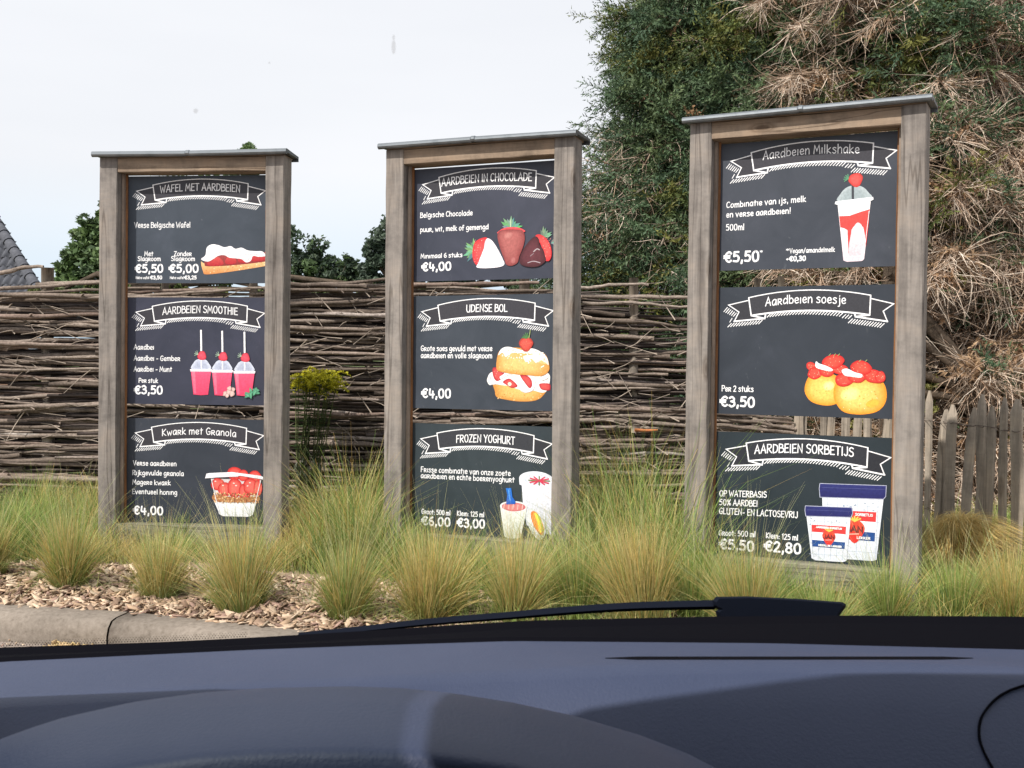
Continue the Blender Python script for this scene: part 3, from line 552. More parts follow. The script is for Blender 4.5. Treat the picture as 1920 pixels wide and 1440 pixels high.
def pic_shake():
    p = Pic(); r = random.Random(7)
    p.line([(0.707, 0.548), (0.712, 0.47)], 0.011, (0.03, 0.035, 0.045), False)
    p.fan(0.715, 0.365, [(0.643, 0.338), (0.652, 0.375), (0.68, 0.405), (0.72, 0.415), (0.76, 0.405), (0.79, 0.375), (0.798, 0.345)], (0.3, 0.36, 0.38), (0.42, 0.48, 0.5))
    p.line([(0.712, 0.415), (0.714, 0.345)], 0.012, (0.05, 0.055, 0.065), False)
    p.strawberry(0.727, 0.44, 0.038, 0.036, r, 0.2, False, (0.8, 0.06, 0.05), 0)
    for a in (1.7, 2.2, 2.7, 3.2, 3.7): p.line([(0.69, 0.45), (0.69 + 0.022 * math.cos(a), 0.45 + 0.022 * math.sin(a))], 0.005, (0.1, 0.28, 0.16), False)
    p.poly([(0.639, 0.322), (0.802, 0.335), (0.775, 0.04), (0.765, 0.03), (0.69, 0.028), (0.673, 0.036)], (0.9, 0.87, 0.88), (0.72, 0.6, 0.66), False)
    p.poly([(0.648, 0.262), (0.7, 0.262), (0.75, 0.278), (0.797, 0.29), (0.793, 0.22), (0.782, 0.1), (0.776, 0.16), (0.768, 0.2), (0.755, 0.212), (0.735, 0.212), (0.72, 0.2), (0.71, 0.19), (0.702, 0.08), (0.697, 0.07), (0.69, 0.19), (0.672, 0.2), (0.655, 0.205)], (0.85, 0.07, 0.06), (0.7, 0.05, 0.05), False)
    p.poly([(0.70, 0.062), (0.71, 0.18), (0.725, 0.21), (0.74, 0.225), (0.76, 0.21), (0.768, 0.16), (0.76, 0.065)], (0.86, 0.72, 0.75), (0.7, 0.52, 0.57))
    p.poly([(0.664, 0.16), (0.68, 0.185), (0.69, 0.16), (0.696, 0.07), (0.672, 0.07)], (0.9, 0.82, 0.84), (0.8, 0.68, 0.72))
    p.line([(0.795, 0.28), (0.772, 0.05)], 0.003, (0.9, 0.8, 0.82), False); p.line([(0.676, 0.055), (0.774, 0.055)], 0.003, (0.92, 0.85, 0.88), False)
    p.poly([(0.625, 0.325), (0.628, 0.338), (0.813, 0.351), (0.815, 0.338), (0.8, 0.33), (0.645, 0.316)], (0.93, 0.93, 0.95), (0.75, 0.76, 0.8), False)
    return p
def pic_puffs():
    p = Pic(); r = random.Random(8)
    p.fan(0.58, 0.15, [(0.489, 0.13), (0.5, 0.19), (0.53, 0.22), (0.6, 0.225), (0.66, 0.2), (0.67, 0.1), (0.64, 0.065), (0.58, 0.06), (0.52, 0.08)], (0.95, 0.6, 0.15), (0.8, 0.28, 0.02))
    p.fan(0.75, 0.12, [(0.635, 0.12), (0.645, 0.17), (0.68, 0.2), (0.8, 0.205), (0.87, 0.19), (0.895, 0.14), (0.89, 0.08), (0.85, 0.035), (0.77, 0.018), (0.69, 0.028), (0.65, 0.07)], (0.95, 0.62, 0.18), (0.82, 0.28, 0.02))
    p.ell(0.61, 0.16, 0.03, 0.025, (0.98, 0.75, 0.35), (0.95, 0.62, 0.18), 0.3, lr=r); p.ell(0.72, 0.12, 0.05, 0.035, (0.98, 0.75, 0.3), (0.95, 0.62, 0.18), 0.3, lr=r); p.ell(0.83, 0.075, 0.035, 0.02, (0.95, 0.45, 0.06), (0.9, 0.42, 0.06), 0.3, lr=r)
    p.specks(((0.67, 0.86, 0.04, 0.15), lambda x, y: True), 26, 0.005, [(0.75, 0.3, 0.03), (0.98, 0.75, 0.35)], r); p.specks(((0.51, 0.62, 0.08, 0.15), lambda x, y: True), 12, 0.004, [(0.75, 0.35, 0.05)], r)
    for x, y, a, b, ro in ((0.52, 0.26, 0.025, 0.022, 0), (0.54, 0.225, 0.04, 0.03, 0.4), (0.6, 0.235, 0.04, 0.028, 0), (0.665, 0.245, 0.04, 0.026, 0), (0.63, 0.285, 0.055, 0.036, 0.1), (0.69, 0.195, 0.045, 0.036, 0.2), (0.75, 0.21, 0.045, 0.03, 0), (0.83, 0.215, 0.05, 0.035, -0.3), (0.865, 0.21, 0.025, 0.03, 0), (0.768, 0.255, 0.053, 0.035, -0.1)):
        p.ell(x, y, a, b, (0.82, 0.09, 0.06), (0.55, 0.02, 0.02), ro, 10, 0.08, r); p.specks(((x - a, x + a, y - b, y + b), lambda u, v: ((u - x) / a) ** 2 + ((v - y) / b) ** 2 < 0.6), 8, 0.0032, [(0.95, 0.5, 0.35)], r)
    p.poly([(0.545, 0.285), (0.56, 0.275), (0.6, 0.262), (0.63, 0.245), (0.62, 0.235), (0.58, 0.242), (0.545, 0.255)], (0.95, 0.95, 0.97), (0.85, 0.8, 0.8))
    p.poly([(0.675, 0.24), (0.7, 0.25), (0.74, 0.232), (0.775, 0.222), (0.77, 0.205), (0.72, 0.21), (0.69, 0.215)], (0.95, 0.95, 0.97), (0.85, 0.8, 0.8))
    for x in (0.61, 0.635, 0.655, 0.76, 0.79): p.line([(x, 0.315 - (x > 0.7) * 0.028), (x + 0.008, 0.325 - (x > 0.7) * 0.03)], 0.003, (0.35, 0.4, 0.15), False)
    return p
def pic_tubs():
    p = Pic(); r = random.Random(9)
    def tub(x0, x1, xb0, xb1, yt, yb, lid, sc, flag):
        p.poly([(x0, yt), (x1, yt + 0.006), (xb1, yb + 0.008), (xb1 - 0.02, yb), (xb0 + 0.02, yb - 0.003), (xb0, yb + 0.006)], (0.78, 0.81, 0.87), (0.62, 0.66, 0.74), False)
        p.up()
        for i in range(6):           # blue tile pattern printed on the tub
            x = x0 + (x1 - x0) * (i + 0.5) / 6
            ribbon(p.mb, [(x, yt - 0.005), (x + (xb0 - x0) * (0.5 - (i + 0.5) / 6) * 1.6, yb + 0.012)], 0.0022, p.z, (0.36, 0.42, 0.52))
        p.up()
        for j in range(4):
            y = yb + (yt - yb) * (j + 0.5) / 4; ribbon(p.mb, [(xb0 * 0.6 + x0 * 0.4, y), (xb1 * 0.6 + x1 * 0.4, y + 0.004)], 0.002, p.z, (0.42, 0.48, 0.58))
        p.specks(((x0 + 0.02, x1 - 0.02, yt - 0.05 * sc, yt - 0.012), lambda x, y: True), 9, 0.008 * sc, [(0.3, 0.36, 0.46), (0.5, 0.55, 0.63)], r)
        fx0, fx1, fy = flag
        p.poly([(fx0, fy), (fx1, fy + 0.002), (fx1 - 0.002, fy - 0.037 * sc), (fx0 + 0.002, fy - 0.037 * sc)], (0.72, 0.05, 0.05), smooth=False)
        p.poly([(fx0 + 0.002, fy - 0.037 * sc), (fx1 - 0.002, fy - 0.037 * sc), (fx1 - 0.004, fy - 0.078 * sc), (fx0 + 0.004, fy - 0.078 * sc)], (0.85, 0.87, 0.92), smooth=False)
        p.poly([(fx0 + 0.004, fy - 0.078 * sc), (fx1 - 0.004, fy - 0.078 * sc), (fx1 - 0.006, fy - 0.112 * sc), (fx0 + 0.006, fy - 0.112 * sc)], (0.02, 0.07, 0.25), smooth=False)
        p.poly(lid, (0.03, 0.035, 0.16), (0.02, 0.02, 0.11), False)
        p.up(); ribbon(p.mb, lid + [lid[0]], 0.003, p.z, (0.45, 0.47, 0.6))
        p.up(); ribbon(p.mb, [(lid[0][0] + 0.01, lid[0][1] - 0.02), (lid[1][0] - 0.01, lid[1][1] - 0.02)], 0.002, p.z, (0.08, 0.09, 0.25))
        return fx0, fx1, fy
    def logo(cx, cy, k, s='JAN'):
        p.poly([(cx, cy - 0.045 * k), (cx - 0.028 * k, cy - 0.012 * k), (cx - 0.033 * k, cy + 0.012 * k), (cx - 0.02 * k, cy + 0.03 * k), (cx, cy + 0.034 * k), (cx + 0.02 * k, cy + 0.03 * k), (cx + 0.033 * k, cy + 0.012 * k), (cx + 0.028 * k, cy - 0.012 * k)], (0.85, 0.08, 0.04), (0.7, 0.03, 0.03))
        for a in (-0.9, -0.45, 0, 0.45, 0.9): p.line([(cx, cy + 0.03 * k), (cx + 0.024 * k * math.sin(a), cy + 0.03 * k + 0.016 * k * math.cos(a))], 0.005 * k, (0.75, 0.55, 0.1), False)
        _zz[0] = 0; m2 = MB(); text(m2, s, cx - 0.027 * k, cy - 0.006 * k, 0.019 * k, cx + 0.027 * k, 0.0055 * k, (0.16, 0.03, 0.03))
        p.up(); p.mb.add([(x, y - p.z + 0.0006, z) for x, y, z in m2.v], m2.f, (0.16, 0.03, 0.03))
        p.line([(cx - 0.016 * k, cy - 0.015 * k), (cx + 0.014 * k, cy - 0.012 * k)], 0.003 * k, (0.95, 0.5, 0.4), False)
    def small(s, x0, x1, y, h):
        m2 = MB(); text(m2, s, x0, y, h, x1, 0.0028, (0.9, 0.9, 0.9)); p.up(); p.mb.add([(x, yy - p.z + 0.0006, z) for x, yy, z in m2.v], m2.f, (0.9, 0.9, 0.9))
    tub(0.588, 0.89, 0.6, 0.862, 0.36, 0.05, [(0.575, 0.427), (0.903, 0.435), (0.901, 0.38), (0.89, 0.366), (0.577, 0.356), (0.572, 0.4)], 1.3, (0.7, 0.857, 0.296))
    logo(0.752, 0.2, 1.5); small('SORBETIJS', 0.755, 0.84, 0.275, 0.012); small('LEKKER', 0.765, 0.83, 0.158, 0.011)
    tub(0.51, 0.732, 0.54, 0.716, 0.258, 0.032, [(0.504, 0.307), (0.738, 0.314), (0.742, 0.285), (0.735, 0.264), (0.507, 0.254), (0.502, 0.285)], 1.0, (0.537, 0.711, 0.212))
    logo(0.626, 0.153, 1.0); small('AARDBEIEN SORBETIJS', 0.562, 0.69, 0.198, 0.008); small('HEERLIJK LEKKER', 0.575, 0.69, 0.106, 0.008)
    return p

# ------------------------------------------------------------------ the ground, kerb and road
def grid_patch(name, x0, x1, y0, y1, nx, ny, h, m):
    xs = np.linspace(x0, x1, nx); ys = np.linspace(y0, y1, ny); X, Y = np.meshgrid(xs, ys)
    v = np.stack([X.ravel(), Y.ravel(), h(X, Y).ravel()], 1)
    i = np.arange((ny - 1) * nx).reshape(ny - 1, nx)[:, :-1].ravel()
    f = np.stack([i, i + 1, i + 1 + nx, i + nx], 1)
    return npmesh(name, v, f, np.ones((len(v), 3)), m, True)
KX = [-9, -6, -4.2, -3.4, -2.47, -1.88, -1.14, -0.3, 0.6, 1.6, 2.8, 4.5, 7]
KY = [6.2, 5.86, 5.60, 5.48, 5.34, 5.21, 4.94, 4.58, 4.2, 3.9, 3.66, 3.5, 3.4]      # front edge of the kerb
def kerb_y(x): return np.interp(x, KX, KY)
def bumps(x, y): return 0.018 * np.sin(x * 3.1 + 1) * np.cos(y * 2.7) + 0.01 * np.sin(x * 7.7 + y * 5.3)
def bed_h(x, y):
    d = y - (kerb_y(x) + 0.2)
    return np.clip(d * 3, 0, 1) * (0.012 + bumps(x, y)) + np.where(d < -0.1, -0.3, 0) - 0.01 + np.clip(d, 0, 1) * 0.02
g_ = grid_patch('planting_bed', -9, 8, 2.6, 9.6, 200, 120, bed_h, M_SOIL); link('planting_bed', g_, kind='structure')
me = MB(); me.add([(-900, -60, -0.13), (900, -60, -0.13), (900, 7.5, -0.13), (-900, 7.5, -0.13)], [(0, 1, 2, 3)]); link('road', me.mesh('road', M_ROAD), kind='structure')
me = MB(); me.add([(-900, 7.4, -0.06), (900, 7.4, -0.06), (900, 1500, -0.06), (-900, 1500, -0.06)], [(0, 1, 2, 3)]); link('ground', me.mesh('ground', M_MEADOW), kind='structure')
kerb = link('kerb', None, kind='structure')
prof = [(0.0, -0.16), (0.0, -0.075), (0.012, -0.035), (0.035, -0.008), (0.07, 0.002), (0.17, 0.008), (0.19, 0.0), (0.195, -0.16)]
cuts = [-9, -7.9, -6.8, -5.75, -4.7, -3.65, -2.9, -1.885, -0.93, 0.05, 1.0, 2.0, 3.0, 4.0, 5.0, 6.0, 7.0]
for a, b in zip(cuts[:-1], cuts[1:]):
    mb = MB(); n = 7; vs = []
    xs = [a + 0.005 + (b - a - 0.010) * i / (n - 1) for i in range(n)]
    for x in xs:
        sl_ = (float(kerb_y(x + 0.05)) - float(kerb_y(x - 0.05))) / 0.1; nn = Vector((-sl_, 1)).normalized()
        for k, (d, z) in enumerate(prof): vs.append((x + nn.x * d, float(kerb_y(x)) + nn.y * d, z))
    q = len(prof)
    fs = [(i * q + j, (i + 1) * q + j, (i + 1) * q + j + 1, i * q + j + 1) for i in range(n - 1) for j in range(q - 1)] + [tuple(reversed(range(q))), tuple(range((n - 1) * q, n * q))]
    mb.add(vs, fs, smooth=True); o = link('kerb_stone', mb.mesh('kerb_stone', M_KERB), kerb)

# wood chips over the bed and straw in the gutter
def chips(n, xr, dyr, cols, zoff=0.0, sz=(0.012, 0.06), seed=1):
    R = np.random.default_rng(seed); x = R.uniform(*xr, n); d = R.uniform(*dyr, n); y = kerb_y(x) + d
    if zoff >= 0: z = bed_h(x, y) + R.uniform(0.0, 0.022, n) ** 1.0
    else: z = np.full(n, -0.125) + R.uniform(0, 0.01, n)
    L = R.uniform(*sz, n); L = L * R.uniform(0.5, 1.15, n); Wd = L * R.uniform(0.16, 0.45, n); T = R.uniform(0.0015, 0.004, n)
    a = R.uniform(0, 2 * PI, n); ti = R.normal(0, 0.35, n); t2 = R.normal(0, 0.35, n)
    ux = np.stack([np.cos(a) * np.cos(ti), np.sin(a) * np.cos(ti), np.sin(ti)], 1); uy = np.stack([-np.sin(a), np.cos(a), np.tan(t2)], 1); uy /= np.linalg.norm(uy, axis=1)[:, None]
    uz = np.cross(ux, uy); P = np.stack([x, y, z], 1)
    cs = [(-1, -0.5, -1), (1, -1, -1), (0.8, 1, -1), (-0.9, 0.8, -1), (-1, -0.5, 1), (1, -1, 1), (0.8, 1, 1), (-0.9, 0.8, 1)]
    V = np.stack([P + ux * (L * c[0])[:, None] + uy * (Wd * c[1])[:, None] + uz * (T * c[2])[:, None] for c in cs], 1).reshape(-1, 3)
    fb = np.array([(0, 1, 5, 4), (1, 2, 6, 5), (2, 3, 7, 6), (3, 0, 4, 7), (4, 5, 6, 7), (3, 2, 1, 0)])
    Fc = (fb[None] + (np.arange(n) * 8)[:, None, None]).reshape(-1, 4)
    cc = np.array(cols)[R.integers(0, len(cols), n)] * R.uniform(0.7, 1.25, n)[:, None]
    return V, Fc, np.repeat(cc, 8, 0)
CH = [(0.50, 0.36, 0.25), (0.40, 0.28, 0.19), (0.58, 0.44, 0.32), (0.26, 0.18, 0.13), (0.5, 0.40, 0.30), (0.30, 0.2, 0.16)]
V, Fc, cc = chips(11000, (-3.4, 1.5), (0.17, 1.15), CH, seed=3)
o = link('wood_chips', npmesh('wood_chips', V, Fc, cc, M_CHIP), kind='stuff', label='pale bark chips strewn over the planting bed behind the kerb', category='wood chips')
V, Fc, cc = chips(260, (-2.15, -1.85), (-0.12, -0.02), [(0.6, 0.45, 0.22), (0.5, 0.36, 0.2)], -1, (0.01, 0.04), 5)
V2, F2, c2 = chips(300, (-3.2, -0.9), (-0.5, -0.01), CH, -1, (0.004, 0.015), 6)
o = link('straw_litter', npmesh('straw_litter', np.vstack([V, V2]), np.vstack([Fc, F2 + len(V)]), np.vstack([cc, c2]), M_CHIP), kind='stuff', label='straw and chip crumbs gathered in the gutter below the kerb', category='litter')

# ------------------------------------------------------------------ menu stands
IW, IH = 0.9545, 2.2
PW, PD = 0.118, 0.15
def bevel_box(x0, y0, z0, x1, y1, z1, b=0.004, segs=1, axis=2, wob=0.0015, seed=0):
    """beam with softened, slightly uneven edges, its length along axis"""
    mn = [x0, y0, z0]; mxx = [x1, y1, z1]; a0, a1 = [i for i in range(3) if i != axis]
    r = random.Random(seed); n = max(2, int((mxx[axis] - mn[axis]) / 0.12)); mb = MB()
    ring = [(mn[a0] + b, mn[a1]), (mxx[a0] - b, mn[a1]), (mxx[a0], mn[a1] + b), (mxx[a0], mxx[a1] - b), (mxx[a0] - b, mxx[a1]), (mn[a0] + b, mxx[a1]), (mn[a0], mxx[a1] - b), (mn[a0], mn[a1] + b)]
    vs = []
    for i in range(n + 1):
        t = mn[axis] + (mxx[axis] - mn[axis]) * i / n
        for p in ring:
            c = [0, 0, 0]; c[axis] = t; c[a0] = p[0] + r.uniform(-wob, wob); c[a1] = p[1] + r.uniform(-wob, wob); vs.append(tuple(c))
    fs = [(i * 8 + j, i * 8 + (j + 1) % 8, (i + 1) * 8 + (j + 1) % 8, (i + 1) * 8 + j) for i in range(n) for j in range(8)] + [tuple(reversed(range(8))), tuple(range(n * 8, n * 8 + 8))]
    if axis == 1: fs = [tuple(reversed(f)) for f in fs]
    mb.add(vs, fs); return mb

def make_stand(key, label, pose, boards):
    x, y, z, yaw, lean, tilt = pose
    root = thing('menu_stand', label, 'menu stand', (x, y, z), 0, 'framed menu stands along the fence')
    ex = Vector((math.cos(yaw), -math.sin(yaw), 0)); ey = Vector((math.sin(yaw), math.cos(yaw), 0)); ez = Vector((0, 0, 1))
    ex2 = ex * math.cos(lean) - ez * math.sin(lean); ez2 = ez * math.cos(lean) + ex * math.sin(lean); ez3 = ez2 * math.cos(tilt) - ey * math.sin(tilt); ey3 = ez3.cross(ex2)
    R = Matrix.Identity(3)
    for i in range(3): R[i][0], R[i][1], R[i][2] = ex2[i], ey3[i], ez3[i]
    root.rotation_euler = R.to_euler()
    sd = {'L': 1, 'M': 2, 'R': 3}[key] * 10; h = IW / 2
    low = -z - 0.15
    for s in (-1, 1):
        a, b = (-h - PW, -h) if s < 0 else (h, h + PW)
        link('post', bevel_box(a, 0, low, b, PD, IH + 0.09, 0.005, seed=sd + s).mesh('post', M_POST), root)
    link('beam', bevel_box(-h + 0.0005, 0.004, IH, h - 0.0005, PD - 0.004, IH + 0.089, 0.004, axis=0, seed=sd + 3).mesh('beam', M_RAIL), root)
    link('bottom_rail', bevel_box(-h + 0.0005, 0.004, -0.125, h - 0.0005, PD - 0.004, 0.0, 0.004, axis=0, seed=sd + 4).mesh('bottom_rail', M_RAIL2), root)
    # battens that hold the boards: a pale one in front, a reddish one behind it (left), plain ones right
    for s in (-1, 1):
        e = -h if s < 0 else h
        xa, xb = sorted((e - s * 0.0006, e - s * 0.017)); link('batten', bevel_box(xa, 0.058, 0.001, xb, 0.084, IH - 0.001, 0.002, wob=0.0008, seed=sd + 5 + s).mesh('batten', M_BATL), root)
        xa, xb = sorted((e - s * 0.0006, e - s * 0.027)); link('batten', bevel_box(xa, 0.0845, 0.001, xb, 0.0985, IH - 0.001, 0.002, wob=0.0008, seed=sd + 8 + s).mesh('batten', M_BATD), root)
    # zinc cap: flat sheet with a rolled front lip, folded down a little at the ends, seam in the middle
    def cap_mesh():
        mb = MB(); pr = [(PD + 0.055, -0.022), (PD + 0.055, 0.010), (0.02, 0.016), (-0.018, 0.018)]
        for k in range(9): a = PI / 2 + PI * 1.5 * k / 8; pr.append((-0.038 + 0.018 * math.cos(a), 0.0 + 0.018 * math.sin(a)))
        pr += [(-0.02, -0.004), (PD + 0.05, -0.004), (PD + 0.05, -0.022)]
        xs = [-h - PW - 0.028, -0.02, -0.012, 0.006, 0.012, h + PW + 0.028]; off = [0, 0, 0.003, 0.003, 0, 0]; vs = []
        for xx, oo in zip(xs, off):
            sag = 0.004 * math.cos(xx * 3 + sd)
            for yy, zz in pr: vs.append((xx, yy - (oo if yy < 0 else 0), IH + 0.106 + zz + oo + sag))
        q = len(pr); fs = [(i * q + j, (i + 1) * q + j, (i + 1) * q + j + 1, i * q + j + 1) for i in range(len(xs) - 1) for j in range(q - 1)]
        mb.add(vs, fs)
        for xe in (0, len(xs) - 1):
            mb.add([vs[xe * q + j] for j in range(q)], [tuple(range(q))])
        return mb.mesh('cap', M_ZINC)
    link('cap', cap_mesh(), root)
    link('cap_board', bevel_box(-h - PW + 0.004, 0.006, IH + 0.0905, h + PW - 0.004, PD + 0.03, IH + 0.101, 0.002, axis=0, seed=sd + 9).mesh('cap_board', M_RAIL), root)
    for v0, lab, col, fill, rows, pic in boards:
        mb = MB(); mb.box(0.0035, 0, 0, IW - 0.0035, 0.005, 0.675)
        b = link('menu_board', mb.mesh('menu_board', M_SLATE), root, (-h, 0.100, v0)); b['label'] = lab; b.color = (*col, 1)
        m2 = MB(); banner(m2, fill); link('banner', m2.mesh('banner', M_PRINT, True), b)
        for r in rows:
            tx, u0, v, hh, u1 = r[:5]; o = r[5] if len(r) > 5 else {}
            m3 = MB(); text(m3, tx, u0, v, hh, u1, o.get('w', 0.0046), WHITE, o.get('rise', 0), o.get('arc', 0))
            nm = 'price' if o.get('price') else 'lettering'
            link(nm, m3.mesh(nm, M_PRINT, True), b)
        p = pic()
        # keep the print on the board
        p.mb.v = [(min(xx, IW - 0.005), yy, zz) for xx, yy, zz in p.mb.v]
        link('food_picture', p.mb.mesh('food_picture', M_PRINT, True), b)
    return root
T = dict(w=0.0052, arc=0.0135)
def PR(w=0.0105): return dict(price=1, w=w)
SL = (0.0490, 0.0612, 0.0816); IN = (0.0381, 0.0415, 0.0666); CHR = (0.0354, 0.0422, 0.0571); FL = (0.0449, 0.0435, 0.0530)
LB = [
 (1.515, 'board offering a waffle with strawberries', SL, FL, [('WAFEL MET AARDBEIEN', 0.236, 0.568, 0.044, 0.757, T), ('Verse Belgische Wafel', 0.068, 0.35, 0.034, 0.435),
   ('Met', 0.135, 0.171, 0.029, 0.192), ('Slagroom', 0.091, 0.14, 0.028, 0.241), ('Zonder', 0.33, 0.171, 0.029, 0.444), ('Slagroom', 0.312, 0.14, 0.028, 0.466),
   ('€5,50', 0.074, 0.068, 0.049, 0.257, PR()), ('€5,00', 0.298, 0.068, 0.049, 0.489, PR()), ('Halve wafel', 0.079, 0.026, 0.017, 0.166, dict(w=0.0026)), ('€3,50', 0.174, 0.025, 0.021, 0.251, PR(0.0052)),
   ('Halve wafel', 0.304, 0.026, 0.017, 0.393, dict(w=0.0026)), ('€3,25', 0.399, 0.025, 0.021, 0.477, PR(0.0052))], pic_waffle),
 (0.750, 'board with three pink smoothies', IN, FL, [('AARDBEIEN SMOOTHIE', 0.257, 0.565, 0.044, 0.747, T), ('Aardbei', 0.069, 0.345, 0.031, 0.201), ('Aardbei - Gember', 0.069, 0.275, 0.031, 0.373),
   ('Aardbei - Munt', 0.069, 0.206, 0.031, 0.32), ('Per stuk', 0.102, 0.135, 0.028, 0.229), ('€3,50', 0.073, 0.065, 0.05, 0.258, PR())], pic_smoothie),
 (-0.015, 'board with a granola cup', CHR, FL, [('Kwark met Granola', 0.258, 0.565, 0.042, 0.742, T), ('Verse aardbeien', 0.068, 0.375, 0.03, 0.353), ('Rijkgevulde granola', 0.064, 0.314, 0.03, 0.401),
   ('Magere kwark', 0.064, 0.254, 0.03, 0.316), ('Eventueel honing', 0.063, 0.194, 0.03, 0.358), ('€4,00', 0.07, 0.065, 0.05, 0.266, PR())], pic_granola)]
MBD = [
 (1.510, 'board with chocolate dipped strawberries', (0.0428, 0.0476, 0.0707), FL, [('AARDBEIEN IN CHOCOLADE', 0.207, 0.563, 0.046, 0.782, T), ('Belgische Chocolade', 0.066, 0.383, 0.03, 0.409), ('puur, wit, melk of gemengd', 0.067, 0.297, 0.03, 0.512),
   ('Minimaal 6 stuks', 0.071, 0.139, 0.026, 0.345), ('€4,00', 0.079, 0.064, 0.047, 0.272, PR())], pic_choc),
 (0.747, 'board with a cream filled bun', (0.0422, 0.0517, 0.0680), FL, [('UDENSE BOL', 0.376, 0.574, 0.042, 0.636, dict(w=0.0056, arc=0.003)), ('Grote soes gevuld met verse', 0.077, 0.345, 0.031, 0.543), ('aardbeien en volle slagroom', 0.077, 0.303, 0.031, 0.542), ('€4,00', 0.084, 0.065, 0.052, 0.276, PR())], pic_bun),
 (-0.018, 'board with frozen yoghurt tubs', (0.032, 0.044, 0.052), (0.04, 0.042, 0.05), [('FROZEN YOGHURT', 0.316, 0.565, 0.044, 0.69, dict(w=0.0056, arc=0.008)), ('Frisse combinatie van onze zoete', 0.083, 0.382, 0.031, 0.665), ('aardbeien en echte boerenyoghurt', 0.083, 0.345, 0.031, 0.69),
   ('Groot: 500 ml', 0.09, 0.13, 0.028, 0.28), ('Klein: 125 ml', 0.325, 0.132, 0.028, 0.50), ('€6,00', 0.09, 0.064, 0.049, 0.279, PR()), ('€3,00', 0.326, 0.066, 0.049, 0.504, PR())], pic_yoghurt)]
RB = [
 (1.515, 'board with a tall milkshake', (0.0462, 0.0530, 0.0700), FL, [('Aardbeien Milkshake', 0.252, 0.576, 0.044, 0.741, dict(w=0.0045, arc=0.0135)), ('Combinatie van ijs, melk', 0.06, 0.334, 0.03, 0.478, dict(rise=0.012)), ('en verse aardbeien!', 0.06, 0.283, 0.03, 0.401, dict(rise=0.006)),
   ('500ml', 0.059, 0.214, 0.032, 0.157), ('€5,50', 0.052, 0.046, 0.053, 0.238, PR()), ('*', 0.242, 0.066, 0.036, 0.259, PR(0.0028)), ('*', 0.380, 0.072, 0.034, 0.397, PR(0.0026)), ('Vegan/amandelmelk', 0.4, 0.082, 0.024, 0.629, dict(w=0.0034)), ('+', 0.382, 0.041, 0.02, 0.394, PR(0.004)), ('€0,30', 0.398, 0.041, 0.024, 0.482, PR(0.0058))], pic_shake),
 (0.750, 'board with two filled choux puffs', (0.0306, 0.0374, 0.0503), (0.042, 0.042, 0.05), [('Aardbeien soesje', 0.278, 0.573, 0.044, 0.688, dict(w=0.0052, arc=0.011, rise=0.006)), ('Per 2 stuks', 0.051, 0.121, 0.03, 0.221), ('€3,50', 0.043, 0.041, 0.051, 0.228, PR())], pic_puffs),
 (-0.020, 'board with two sorbet tubs', (0.022, 0.032, 0.040), (0.03, 0.032, 0.04), [('AARDBEIEN SORBETIJS', 0.234, 0.565, 0.045, 0.74, dict(w=0.0058, arc=0.011, rise=0.008)), ('OP WATERBASIS', 0.048, 0.328, 0.031, 0.3, dict(rise=0.008)), ('50% AARDBEI', 0.048, 0.28, 0.031, 0.253, dict(rise=0.006)), ('GLUTEN- EN LACTOSEVRIJ', 0.048, 0.233, 0.032, 0.464, dict(rise=0.008)),
   ('Groot: 500 ml', 0.048, 0.118, 0.028, 0.245, dict(rise=0.006)), ('Klein: 125 ml', 0.302, 0.124, 0.028, 0.468), ('€5,50', 0.052, 0.048, 0.051, 0.237, PR()), ('€2,80', 0.294, 0.056, 0.051, 0.484, PR())], pic_tubs)]
make_stand('L', 'wooden menu stand with the waffle, smoothie and granola boards', (-2.0045, 6.944, 0.1872, 0.1125, 0.0002, -0.012), LB)
make_stand('M', 'wooden menu stand with the chocolate strawberry, bun and frozen yoghurt boards', (-0.2162, 6.4899, 0.1952, 0.3844, -0.0044, -0.012), MBD)
make_stand('R', 'wooden menu stand with the milkshake, choux and sorbet boards', (1.4559, 5.7069, 0.2077, 0.4622, 0.0013, -0.0105), RB)

# ------------------------------------------------------------------ woven hazel fence
def fence_y(x): return 8.45 - 0.04 * x
wattle = thing('wattle_fence', 'fence woven from brown hazel branches behind the menu stands', 'fence', (0, 8.45, -0.05))
fy0 = 8.45
def stick_mesh(L, r0, r1, seed, n=5, amp=0.017, segs=16, knots=3):
    r = random.Random(seed); ph = r.uniform(0, 6); pts = []; rad = []
    kk = [r.uniform(0.1, 0.9) for _ in range(knots)]; b1, b2 = r.uniform(-1, 1), r.uniform(-1, 1)
    wz = 0
    for i in range(segs + 1):
        t = i / segs; wz += r.gauss(0, amp * 0.55)
        y = 0.022 * math.sin(t * L * PI / 0.78 + ph) + r.gauss(0, amp * 0.25)
        z = wz * 0.5 + amp * 0.8 * math.sin(t * 3.1 * (1 + b1 * 0.5) + ph) + b2 * 0.02 * (t - 0.5) ** 2 * 4
        pts.append((t * L - L / 2, y, z)); q = r0 + (r1 - r0) * t
        q *= 1 + 0.35 * sum(math.exp(-((t - k) * segs * 0.9) ** 2) for k in kk) + r.gauss(0, 0.05); rad.append(q)
    mb = MB(); mb.tube(pts, rad, n)
    for k in kk:      # stubs of side twigs
        if r.random() < 0.75:
            i = int(k * segs); p = Vector(pts[i]); d = Vector((r.uniform(0.4, 1.2), -0.5 + r.uniform(-0.4, 0.3), r.uniform(-0.7, 0.9))).normalized()
            l = r.uniform(0.02, 0.07); mb.tube([p, p + d * l * 0.5, p + d * l], [rad[i] * 0.55, rad[i] * 0.4, rad[i] * 0.25], 4)
    return mb.mesh('branch', M_BARK)
sticks = [stick_mesh(rnd.uniform(1.5, 2.6), rnd.uniform(0.012, 0.022), rnd.uniform(0.006, 0.013), 100 + i) for i in range(26)]
